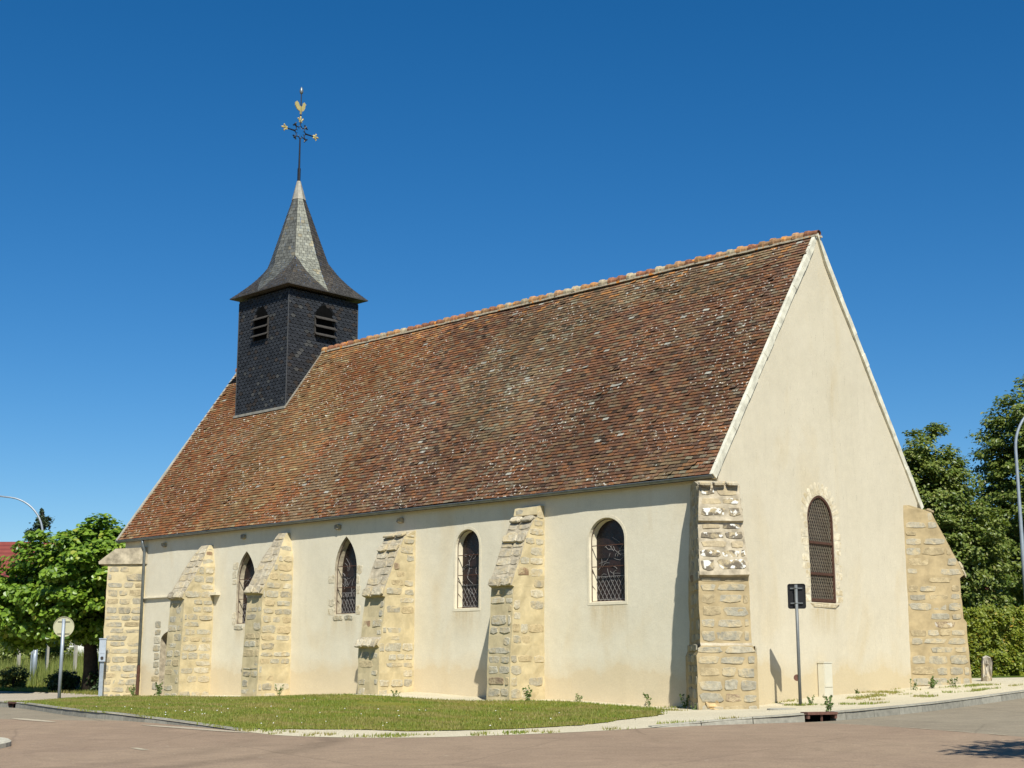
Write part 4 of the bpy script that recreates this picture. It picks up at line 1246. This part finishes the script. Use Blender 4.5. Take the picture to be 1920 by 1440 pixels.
def round_sign():
    x, y = -22.89, -3.89; z = Gin(x, y)
    t = empty('road_sign', (x, y, z), 'round beige backed road sign on a galvanised post by the kerb', 'road sign')
    m = MB(); m.tube([(x, y, z-.1), (x, y, z+2.52)], .055, 12); m.build('post', M['galv'], t, smooth=True)
    f = Vector((-.78, .62, 0)).normalized(); r = Vector((f.y, -f.x, 0)); o = Vector((x, y, z+2.27))+f*.075
    m = MB(); n_ = 32
    ring = lambda rad, d: [o+f*d+r*(rad*math.cos(2*math.pi*i/n_))+Vector((0, 0, rad*math.sin(2*math.pi*i/n_))) for i in range(n_)]
    vs = ring(.325, .022)+ring(.325, -.022)+ring(.31, -.022)+ring(.31, -.002)
    fs = []
    for j in range(3): fs += [(j*n_+i, j*n_+(i+1) % n_, (j+1)*n_+(i+1) % n_, (j+1)*n_+i) for i in range(n_)]
    m.mesh(vs, fs+[tuple(range(3*n_, 4*n_)), tuple(range(n_))[::-1]]); m.build('plate', M['sign_back'], t)
    for dz in (-.19, .19):
        m = MB(); c = o+Vector((0, 0, dz))-f*.018; m.bar(c-r*.19, c+r*.19, .035, .04); m.build('bracket', M['sign_back'], t)
round_sign()

def meter():
    x, y = -25.05, -1.18; z = Gin(x, y)
    t = empty('meter_box', (x, y, z), 'grey electricity meter box on a post at the church corner', 'meter box')
    f = Vector((.80, -.60, 0)); r = Vector((.60, .80, 0)); o = Vector((x, y, z))
    m = MB(); m.bar(o-Vector((0, 0, .1)), o+Vector((0, 0, 1.55)), .13, .10, up=(.8, -.6, 0)); m.build('post', M['galv'], t)
    m = MB(); c = o+f*.03
    m.bar(c+Vector((0, 0, 1.18)), c+Vector((0, 0, 1.92)), .22, .16, up=f)
    m.bar(c+Vector((0, 0, 1.925)), c+Vector((0, 0, 1.96)), .25, .20, up=f); m.build('case', M['grey_box'], t)
    m = MB(); m.bar(c+f*.083+Vector((0, 0, 1.45)), c+f*.083+Vector((0, 0, 1.86)), .15, .012, up=f); m.build('cover', M['grey_box'], t)
    m = MB(); d = c+f*.08+Vector((0, 0, 1.30)); m.tube([d, d+f*.03], .05, 14); m.build('dial', M['dark_metal'], t)
    m = MB(); m.bar(o-r*.075+Vector((0, 0, .75)), o-r*.075+Vector((0, 0, 1.25)), .04); m.build('cable', M['dark_metal'], t)
meter()

def cabinet():
    y = 4.15; z = Gin(.1, y)
    t = empty('utility_cabinet', (.12, y, z), 'slim ivory utility cabinet standing against the gable wall', 'utility cabinet')
    m = MB(); m.box((.03, y-.22, z-.1), (.20, y+.16, z+.80)); m.build('case', M['white_box'], t)
    m = MB(); m.box((.03, y-.235, z+.803), (.215, y+.175, z+.83)); m.build('lid', M['white_box'], t)
    m = MB(); m.box((.2025, y-.20, z+.22), (.212, y+.14, z+.78)); m.build('door', M['white_box'], t)
cabinet()
x, y = 2.3, -1.15
mb = MB(); mb.lathe([(.30, Gin(x, y)-.05), (.30, Gin(x, y)+.022), (.27, Gin(x, y)+.026)], (x, y), 20)
tag(mb.build('manhole_cover', M['concrete']), 'flat pale round manhole cover in the gravel by the corner buttress', 'manhole cover')
mb = MB(); z = Gin(.95, 10.5)
stone(mb, (.98, 11.0, z+.3), (1, 0, 0), (0, .2, 1), (.57, -.82, 0), .30, .78, .2, (.40, .36, .29), 0, rq)
stone(mb, (.98, 11.12, z+.3), (1, 0, 0), (0, .2, 1), (-.57, .82, 0), .30, .78, .2, (.40, .36, .29), 0, rq)
tag(mb.build('boundary_stone', M['stone']), 'small upright rough boundary stone beside the right hand buttress', 'stone')
mb = MB(); x, y = .62, -1.30; z = Gin(x, y)
for N_ in ((r2, -r2, 0), (-r2, r2, 0)): stone(mb, (x, y, z+.09), (r2, r2, 0), (0, 0, 1), N_, .34, .22, .14, (.50, .35, .17), 0, rq)
tag(mb.build('loose_stone', M['stone']), 'orange loose stone block lying at the foot of the corner buttress', 'stone')

def lamp(base, H, towards, label, reach=2.4):
    x, y, z = base; d = Vector(towards).normalized()
    t = empty('street_lamp', base, label, 'street lamp', 'curved arm street lamps')
    m = MB(); m.tube([(x, y, z-.1), (x, y, z+1.9)], [.115, .10], 14); m.build('base_column', M['galv'], t, smooth=True)
    m = MB(); pts = [(x, y, z+1.9), (x, y, z+4), (x, y, z+H-1.6)]; rad = [.075, .066, .05]
    for i in range(1, 13):
        a = math.radians(82)*i/12; R_ = 1.75
        p = Vector((x, y, z+H-1.6))+d*(R_*(1-math.cos(a)))+Vector((0, 0, R_*math.sin(a))); pts.append(tuple(p)); rad.append(.05-.015*i/12)
    e = Vector(pts[-1]); pts.append(tuple(e+d*(reach-1.5)+Vector((0, 0, .1)))); rad.append(.033)
    m.tube(pts, rad, 12); m.build('pole', M['galv'], t, smooth=True)
    e = Vector(pts[-1]); m = MB(); m.tube([e-d*.1, e+d*.05, e+d*.45, e+d*.72], [.05, .10, .13, .05], 12); m.build('lamp_head', M['galv'], t, smooth=True)
lamp((-1.03, 18.27, G(-1.03, 18.27)), 9.0, (.72, .69, 0), 'tall pale street lamp beside the hedge right of the church')
lamp((-39.3, 3.86, G(-39.3, 3.86)), 8.0, (-.72, -.69, 0), 'pale street lamp rising behind the leafy lime tree')
x, y = -37.6, 2.8
t = empty('slim_post', (x, y, G(x, y)), 'slim grey metal post beside the street lamp column', 'post')
m = MB(); m.tube([(x, y, G(x, y)-.1), (x, y, G(x, y)+1.75)], .03, 10); m.build('pole', M['galv'], t)
m = MB(); m.bar((x, y, G(x, y)+1.55), (x+.05, y+.12, G(x, y)+1.55), .05, .3); m.build('plate', M['galv'], t)

# small round island at the left edge of the crossing
ix, iy = -4.55, -16.75
mb = MB(); n_ = 40; prof_ = [(1.72, -.05), (1.72, .075), (1.68, .10), (1.42, .11), (1.38, .06)]
for j in range(len(prof_)-1):
    for i in range(n_):
        q = []
        for (r, h), a in ((prof_[j], i), (prof_[j], i+1), (prof_[j+1], i+1), (prof_[j+1], i)):
            an = 2*math.pi*a/n_; xx, yy = ix+r*math.cos(an), iy+r*math.sin(an); q.append((xx, yy, G(xx, yy)+h))
        mb.face(q, (.42, .39, .31))
tag(mb.build('island_kerb', M['kerb']), kind='structure')
isl = [(ix+1.40*math.cos(2*math.pi*i/32), iy+1.40*math.sin(2*math.pi*i/32)) for i in range(32)]
sheet('island_soil', isl, lambda x, y: G(x, y)+.085, M['lawn'], .5)
g = grass_mesh('island_grass', 3500, (ix-1.4, ix+1.4, iy-1.4, iy+1.4), lambda x, y: G(x, y)+.085, .06, .02, M['grass'], lambda x, y: math.hypot(x-ix, y-iy) < 1.35, .8)
tag(g, 'dry short grass on the small round traffic island', 'grass', kind='stuff')

# ------------------------------------------------------------------ plants
def leaf_mesh(name, centres, normals, size, mt, parent=None, hexa=False, fold=.25):
    """many leaves, each a small folded face pair"""
    n = len(centres); Cn = np.asarray(centres); Nn = np.asarray(normals, float)
    Nn /= np.linalg.norm(Nn, axis=1, keepdims=True)+1e-9
    R_ = RN.normal(size=(n, 3)); U = np.cross(Nn, R_); U /= np.linalg.norm(U, axis=1, keepdims=True)+1e-9; Vv = np.cross(Nn, U)
    s = (size*RN.uniform(.6, 1.25, n))[:, None]
    if hexa:
        shp = [(-.5, 0, 0), (-.28, -.42, fold*.3), (.12, -.38, fold*.3), (.55, 0, 0), (.12, .38, fold*.3), (-.28, .42, fold*.3)]
        faces = [(0, 1, 2, 3), (0, 3, 4, 5)]
    else:
        shp = [(-.5, 0, 0), (0, -.32, fold*.3), (.5, 0, 0), (0, .32, fold*.3)]; faces = [(0, 1, 2), (0, 2, 3)]
    k = len(shp); V = np.zeros((n, k, 3))
    for i, (a, b, c) in enumerate(shp): V[:, i] = Cn + U*a*s + Vv*b*s + Nn*c*s
    V = V.reshape(-1, 3)
    F = np.concatenate([np.array(f)[None]+np.arange(n)[:, None]*k for f in faces])
    me = bpy.data.meshes.new(name); me.from_pydata(V.tolist(), [], F.tolist()); me.materials.append(mt); me.update()
    o = bpy.data.objects.new(name, me); C.objects.link(o)
    if parent: o.parent = parent; o.matrix_parent_inverse = parent.matrix_world.inverted()
    return o

def crown_points(n, centre, rad, nclump, crad, shell=.6, seed=0, squash=.75, gap=0.0):
    g_ = np.random.default_rng(seed); P = []; Nn = []
    cl = []
    while len(cl) < nclump:
        d = g_.normal(size=3); d /= np.linalg.norm(d); r = g_.uniform(shell, 1.0)
        r *= 1+.11*nz(d[0]*2+seed, d[1]*2, d[2]*2)
        cl.append(d*r)
    cl = np.array(cl); idx = g_.integers(0, nclump, n)
    off = g_.normal(size=(n, 3)); off /= np.linalg.norm(off, axis=1, keepdims=True); off *= (g_.random(n)**.45)[:, None]
    sz = g_.uniform(.65, 1.3, nclump)[idx][:, None]
    P = np.array(centre)+cl[idx]*np.array(rad)+off*crad*sz*np.array([1, 1, squash])
    Nn = off*.5+cl[idx]*.5+np.array([.10, -.1, .75])+g_.normal(size=(n, 3))*.42
    return P, Nn

def tree(name, base, H0, centre, rad, n, nclump, crad, leaf, mt, label, cat='tree', group=None, trunk=.25, hexa=False, seed=1, shell=.6, limbs=7, lobe=None):
    t = empty(name, base, label, cat, group); rnd = random.Random(seed)
    m = MB(); b = Vector(base); c = Vector(centre)
    top = Vector((c.x, c.y, c.z+rad[2]*.3)); pts = []
    for i in range(7):
        k = i/6; p = b.lerp(top, k); p += Vector((nz(k*3, seed), nz(k*3, seed+9), 0))*.15*k; pts.append(p)
    pts[0].z -= .15
    m.tube(pts, [trunk*1.25]+[trunk*(1-.12*i) for i in range(1, 7)], 12)
    for i in range(limbs):
        k = rnd.uniform(.35, .9); p0 = b.lerp(top, k); a = 2*math.pi*i/limbs+rnd.uniform(-.3, .3)
        e = c+Vector((math.cos(a)*rad[0]*.7, math.sin(a)*rad[1]*.7, rnd.uniform(-.5, .6)*rad[2])); mid = p0.lerp(e, .5)+Vector((0, 0, .25))
        m.tube([p0, mid, e], [trunk*.38, trunk*.22, trunk*.06], 7)
    m.build('trunk', M['bark'], t, smooth=True)
    P, Nn = crown_points(n, centre, rad, nclump, crad, shell, seed, .5)
    if lobe:
        P2, N2 = crown_points(n//3, lobe[0], lobe[1], nclump//3, crad, shell, seed+50, .5); P = np.vstack([P, P2]); Nn = np.vstack([Nn, N2])
    leaf_mesh('crown', P, Nn, leaf, mt, t, hexa)
    return t

tree('lime_tree', (-30.1, 1.35, G(-30.1, 1.35)), 1.6, (-29.95, .95, 4.0), (2.95, 2.95, 2.3), 46000, 300, .62, .185, M['lime_leaf'],
     'bright green lime tree with large leaves left of the church', group=None, trunk=.33, hexa=True, seed=3, shell=.45, lobe=((-31.9, -1.0, 3.05), (2.2, 2.2, 1.55)))
tg = 'lime trees right of the church'
tree('lime_tree', (-5.9, 21.8, G(-5.9, 21.8)), 1.6, (-5.5, 20.7, 5.5), (1.5, 1.5, 4.15), 60000, 560, .46, .155, M['tree_leaf'], 'narrower green lime tree next to the gable roof edge', group=tg, trunk=.24, seed=5, shell=.5, lobe=((-4.6, 21.5, 4.3), (1.6, 1.6, 3.0)))
tree('lime_tree', (-4.1, 27.5, G(-4.1, 27.5)), 1.6, (-3.95, 27.25, 7.0), (2.85, 2.85, 5.45), 70000, 760, .54, .175, M['tree_leaf'], 'taller broad green lime tree behind the right hand street lamp', group=tg, trunk=.26, seed=6, shell=.5)
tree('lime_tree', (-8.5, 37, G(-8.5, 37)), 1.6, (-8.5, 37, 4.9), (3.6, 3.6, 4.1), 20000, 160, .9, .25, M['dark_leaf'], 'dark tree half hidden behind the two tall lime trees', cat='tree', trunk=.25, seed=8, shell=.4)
# tree beside the photographer: only its shadow falls into view on the road
tree('street_tree', (16.6, -11.0, G(16.6, -11.0)), 2.2, (16.2, -11.0, 5.5), (2.2, 2.3, 1.8), 7000, 90, .55, .16, M['tree_leaf'], 'roadside tree whose shadow falls on the road at lower right', trunk=.18, seed=9)

# conifer behind the red roofed house
cx, cy = -51.6, 10.2; bz = G(cx, cy)
t = empty('conifer', (cx, cy, bz), 'dark drooping conifer top rising behind the left street lamp', 'conifer')
m = MB(); m.tube([(cx, cy, bz-.1), (cx, cy, 5), (cx+.1, cy, 9.0)], [.25, .14, .02], 8); m.build('trunk', M['bark'], t)
rc_ = random.Random(4); P, Nn = [], []
for i in range(46):
    z = rc_.uniform(2.6, 8.6); L_ = (9.3-z)*.36+.25; a = rc_.uniform(0, 6.28)
    for k in range(130):
        s = rc_.random(); r = L_*s; zz = z+.45*s-.75*s*s*L_*.6+rc_.gauss(0, .06)-rc_.random()*.22*s
        sp = .22*(1-s)+.1
        P.append((cx+math.cos(a)*r-math.sin(a)*rc_.gauss(0, sp), cy+math.sin(a)*r+math.cos(a)*rc_.gauss(0, sp), zz)); Nn.append((rc_.gauss(0, .5), rc_.gauss(0, .5), 1))
for k in range(260):
    z = rc_.uniform(8.0, 9.15); r = (9.3-z)*.16; P.append((cx+rc_.gauss(0, r), cy+rc_.gauss(0, r), z)); Nn.append((rc_.gauss(0, 1), rc_.gauss(0, 1), .6))
leaf_mesh('crown', P, Nn, .2, M['needle'], t)

# hedge beside the church
def shrub(name, label, cat, base, rad, n, leaf, mt, seed, ncl=60, cr=.3, shell=.5, group=None, zc=None):
    x, y = base; z = G(x, y)
    t = empty(name, (x, y, z), label, cat, group); rnd = random.Random(seed)
    m = MB()
    for i in range(5):
        a = rnd.uniform(0, 6.28); m.tube([(x, y, z-.05), (x+math.cos(a)*rad[0]*.3, y+math.sin(a)*rad[1]*.3, z+rad[2]*.8), (x+math.cos(a)*rad[0]*.6, y+math.sin(a)*rad[1]*.6, z+rad[2]*1.5)], [.03, .02, .006], 6)
    m.build('stem', M['bark'], t)
    P, Nn = crown_points(n, (x, y, z+(zc or rad[2]*.98)), rad, ncl, cr, shell, seed)
    P[:, 2] = np.maximum(P[:, 2], z+.03)
    leaf_mesh('foliage', P, Nn, leaf, mt, t)
# box hedge: foliage fills a long rounded block
hx0 = Vector((-2.05, 15.75)); hx1 = Vector((1.2, 18.9))
t = empty('hedge', (-.9, 16.9, G(-.9, 16.9)), 'clipped yellow green hedge between the church and the street lamp', 'hedge')
gh = np.random.default_rng(12); n = 22000; P = np.zeros((n, 3)); Nn = np.zeros((n, 3))
hd = (Vector((.62, .785))).normalized(); hn = Vector((hd.y, -hd.x))
for i in range(n):
    s = gh.uniform(-.4, 2.05); h = gh.random(); face = gh.random()
    if face < .6: dpt, zz = 0.0, h*2.02
    elif face < .85: dpt, zz = gh.random()*1.4, 2.02
    else: dpt, zz = gh.random()*1.4, h*2.02; s = gh.choice((-.4, 2.05))
    wob_ = .34*nz(s*1.5, zz*1.5, 3)+.22*nz(s*4, zz*4, 7)
    px_ = Vector((-1.75, 15.85))+hd*s-hn*dpt+hn*(wob_+abs(gh.normal()*.14)*-1)
    P[i] = (px_.x, px_.y, G(px_.x, px_.y)+zz+(.30*nz(s*2.5, dpt*2.5, 5) if zz > 1.8 else 0)+gh.normal()*.05); Nn[i] = (hn.x*.6+gh.normal()*.5, hn.y*.6+gh.normal()*.5, .5+gh.normal()*.4)
P[:, 2] = np.maximum(P[:, 2], .5)
leaf_mesh('foliage', P, Nn, .115, M['hedge_leaf'], t)
m = MB()
for s in np.arange(-.2, 2.0, .3):
    p = Vector((-1.75, 15.85))+hd*s-hn*.5; z = G(p.x, p.y); m.tube([(p.x, p.y, z-.05), (p.x+.05, p.y, z+1.0), (p.x, p.y+.05, z+1.8)], [.04, .03, .01], 6)
m.build('stem', M['bark'], t)
shrub('shrub', 'small round shrub with reddish leaf tips at the left edge', 'shrub', (-36.2, 1.3), (.62, .62, .5), 3800, .09, M['shrub_leaf'], 22, 50, .2)
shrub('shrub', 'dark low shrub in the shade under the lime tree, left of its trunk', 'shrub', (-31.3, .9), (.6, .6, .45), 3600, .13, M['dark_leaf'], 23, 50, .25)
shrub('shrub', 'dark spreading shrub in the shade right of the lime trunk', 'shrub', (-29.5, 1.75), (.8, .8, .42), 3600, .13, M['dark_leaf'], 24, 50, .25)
shrub('shrub', 'low bright shrub at the foot of the tall trees behind the hedge', 'shrub', (-3.2, 20.4), (1.5, 1.1, 1.2), 7000, .13, M['tree_leaf'], 25, 70, .35)
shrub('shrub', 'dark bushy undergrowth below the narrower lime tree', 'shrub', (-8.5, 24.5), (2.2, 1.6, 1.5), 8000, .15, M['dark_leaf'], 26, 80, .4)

for i, (x, y, rx, rz, lb) in enumerate(((-49.5, 4.0, 2.2, 1.8, 'leftmost green bush behind the concrete fence posts'), (-47.8, 8.2, 2.0, 1.7, 'second green bush from the left behind the concrete fence posts'), (-45.0, 11.5, 2.4, 1.9, 'third green bush from the left, behind the lime trunk'), (-42.0, 15.5, 2.6, 2.0, 'rightmost green bush behind the lime tree and church corner'))):
    shrub('bush', lb, 'bush', (x, y), (rx, rx, rz), 9000, .18, M['tree_leaf'], 50+i, 60, .5, group='bushes behind the fence posts')

# tall meadow grass and concrete fence posts on the left
g = grass_mesh('tall_grass', 30000, (-58, -31.5, -.5, 16), lambda x, y: G(x, y)+.04, .75, .035, M['tall_grass'],
               lambda x, y: (x-19.62)*-.695+(y+27.23)*.719 > 61.5+1.5*nz(x, y, 0, .5) and nz(x, y, 5, .3)+random.random()*.8 > .1, .35)
tag(g, 'tall wild meadow grass on the bank left of the lime tree', 'tall grass', kind='stuff')
g = grass_mesh('low_grass', 22000, (-44, -26.6, -1.2, 8), lambda x, y: G(x, y)+.04, .12, .03, M['grass'], lambda x, y: y > -.9-.02*x*0 and y > (x+27)*-.05-.2, .7)
tag(g, 'short green grass edging the footpath under the lime tree', 'grass', kind='stuff')
for i in range(8):
    x, y = -45.2+i*1.05*.72*1.4, 3.4+i*.72*1.05*1.1
    z = G(x, y); t = MB(); t.box((x-.06, y-.06, z-.2), (x+.06, y+.06, z+2.05+.05*math.sin(i*3)))
    pl = ('leftmost', 'second', 'third', 'fourth', 'fifth', 'sixth', 'seventh', 'rightmost')[i]
    tag(t.build('fence_post', M['concrete']), pl + ' from the left of the pale concrete fence posts in tall grass', 'fence post', 'concrete fence posts in the tall grass')

# houses behind
def house(name, base, dirv, L_, D_, eave, ridge, label):
    bx, by = base; z = G(bx, by)-.2; d = Vector(dirv).normalized(); n_ = Vector((-d.y, d.x))
    t = empty(name, (bx, by, z), label, 'house'); P = lambda a, b, zz: (bx+d.x*a+n_.x*b, by+d.y*a+n_.y*b, zz)
    m = MB(); h = L_/2; k = D_/2
    m.face([P(-h, -k, z), P(h, -k, z), P(h, -k, eave), P(-h, -k, eave)]); m.face([P(h, k, z), P(-h, k, z), P(-h, k, eave), P(h, k, eave)])
    for s in (-h, h): m.face([P(s, -k, z), P(s, k, z), P(s, k, eave), P(s, 0, ridge-.1), P(s, -k, eave)])
    m.build('wall', M['house_wall'], t)
    m = MB(); o = .4; sl_ = (ridge-eave)/k
    for s in (-1, 1):
        q = [P(-h-.3, s*(k+o), eave-sl_*o), P(h+.3, s*(k+o), eave-sl_*o), P(h+.3, 0, ridge), P(-h-.3, 0, ridge)]
        q2 = [Vector(p)-Vector((0, 0, .15)) for p in q]; m.mesh([*q, *q2], [(0,1,2,3),(7,6,5,4),(0,4,5,1),(1,5,6,2),(2,6,7,3),(3,7,4,0)])
    m.build('roof', M['house_roof'], t)
    for a in (-h*.5, 0, h*.5):
        for zz in (z+1.2, z+3.9):
            if zz+1.3 > eave: continue
            w_ = MB(); w_.mesh([P(a-.5, -k-.02, zz), P(a+.5, -k-.02, zz), P(a+.5, -k-.02, zz+1.2), P(a-.5, -k-.02, zz+1.2)], [(0, 1, 2, 3)]); w_.build('window', M['glass'], t)
house('house', (-72.5, 20.5), (.72, .69), 16, 9, 6.3, 9.25, 'white house with a dark red tiled roof behind the lime tree')
house('house', (-22.0, 66.0), (.72, .69), 12, 9, 5.2, 6.6, 'white house glimpsed between the trees behind the hedge')

# weeds along the foot of the walls
def weed(x, y, h, label, seed):
    rnd = random.Random(seed); z = Gin(x, y); P, N_ = [], []
    t = empty('weed', (x, y, z), label, 'weed', 'weeds along the foot of the church walls'); m = MB()
    for i in range(rnd.randint(4, 7)):
        a = rnd.uniform(0, 6.28); L_ = h*rnd.uniform(.55, 1.1); o = h*rnd.uniform(.1, .5)
        b = Vector((x+rnd.gauss(0, .03), y+rnd.gauss(0, .03), z-.02)); e = b+Vector((math.cos(a)*o, math.sin(a)*o, L_)); c = b.lerp(e, .5)+Vector((0, 0, L_*.12))
        m.tube([b, c, e], [.006, .005, .002], 5)
        for k in range(9):
            q = k/8*.85+.15; p = b.lerp(c, q*2) if q < .5 else c.lerp(e, q*2-1); aa = rnd.uniform(0, 6.28); r = h*.10*(1.3-q)
            P.append((p.x+math.cos(aa)*r, p.y+math.sin(aa)*r, p.z+rnd.uniform(-.01, .02))); N_.append((math.cos(aa)*.6+rnd.gauss(0, .4), math.sin(aa)*.6+rnd.gauss(0, .4), .6))
    m.build('stem', M['weed'], t); leaf_mesh('leaf_tuft', P, N_, max(.05, h*.24), M['weed'], t)
WEEDS = [(-23.95, -.55, .50, 'leafy weed at the foot of the downpipe'), (-22.15, -.75, .62, 'bushy weed beside the leftmost nave buttress'),
 (-17.75, -.5, .32, 'small weed left of the second nave buttress'), (-15.35, -.95, .48, 'spiky weed right of the second nave buttress'),
 (-5.05, -1.15, .45, 'brownish weed at the right corner of the fourth nave buttress'), (-4.1, -.35, .28, 'short weed on the lawn edge near the fourth nave buttress'),
 (-2.0, -.25, .42, 'upright weed against the wall below the round headed window'), (-.55, -.75, .40, 'dark weed in the corner left of the corner buttress'),
 (4.5, -2.9, .42, 'tall weed growing out of the kerb right of the inlet drain'), (.75, 7.3, .34, 'weed at the left foot of the right hand buttress'),
 (1.0, 7.9, .42, 'larger weed before the right hand buttress'), (1.35, 8.3, .36, 'rightmost weed before the right hand buttress'),
 (1.42, 1.35, .32, 'weed at the foot of the road sign post'), (.2, 5.5, .16, 'tiny weed on gravel right of the utility cabinet'),
 (-9.3, -1.75, .3, 'weed tuft on the lawn edge right of the third nave buttress'), (.35, -1.55, .22, 'low weed at the front foot of the corner buttress')]
for i, (x, y, h, lb) in enumerate(WEEDS): weed(x, y, h*.78, lb, 40+i)
print('scene built', len(bpy.data.objects))
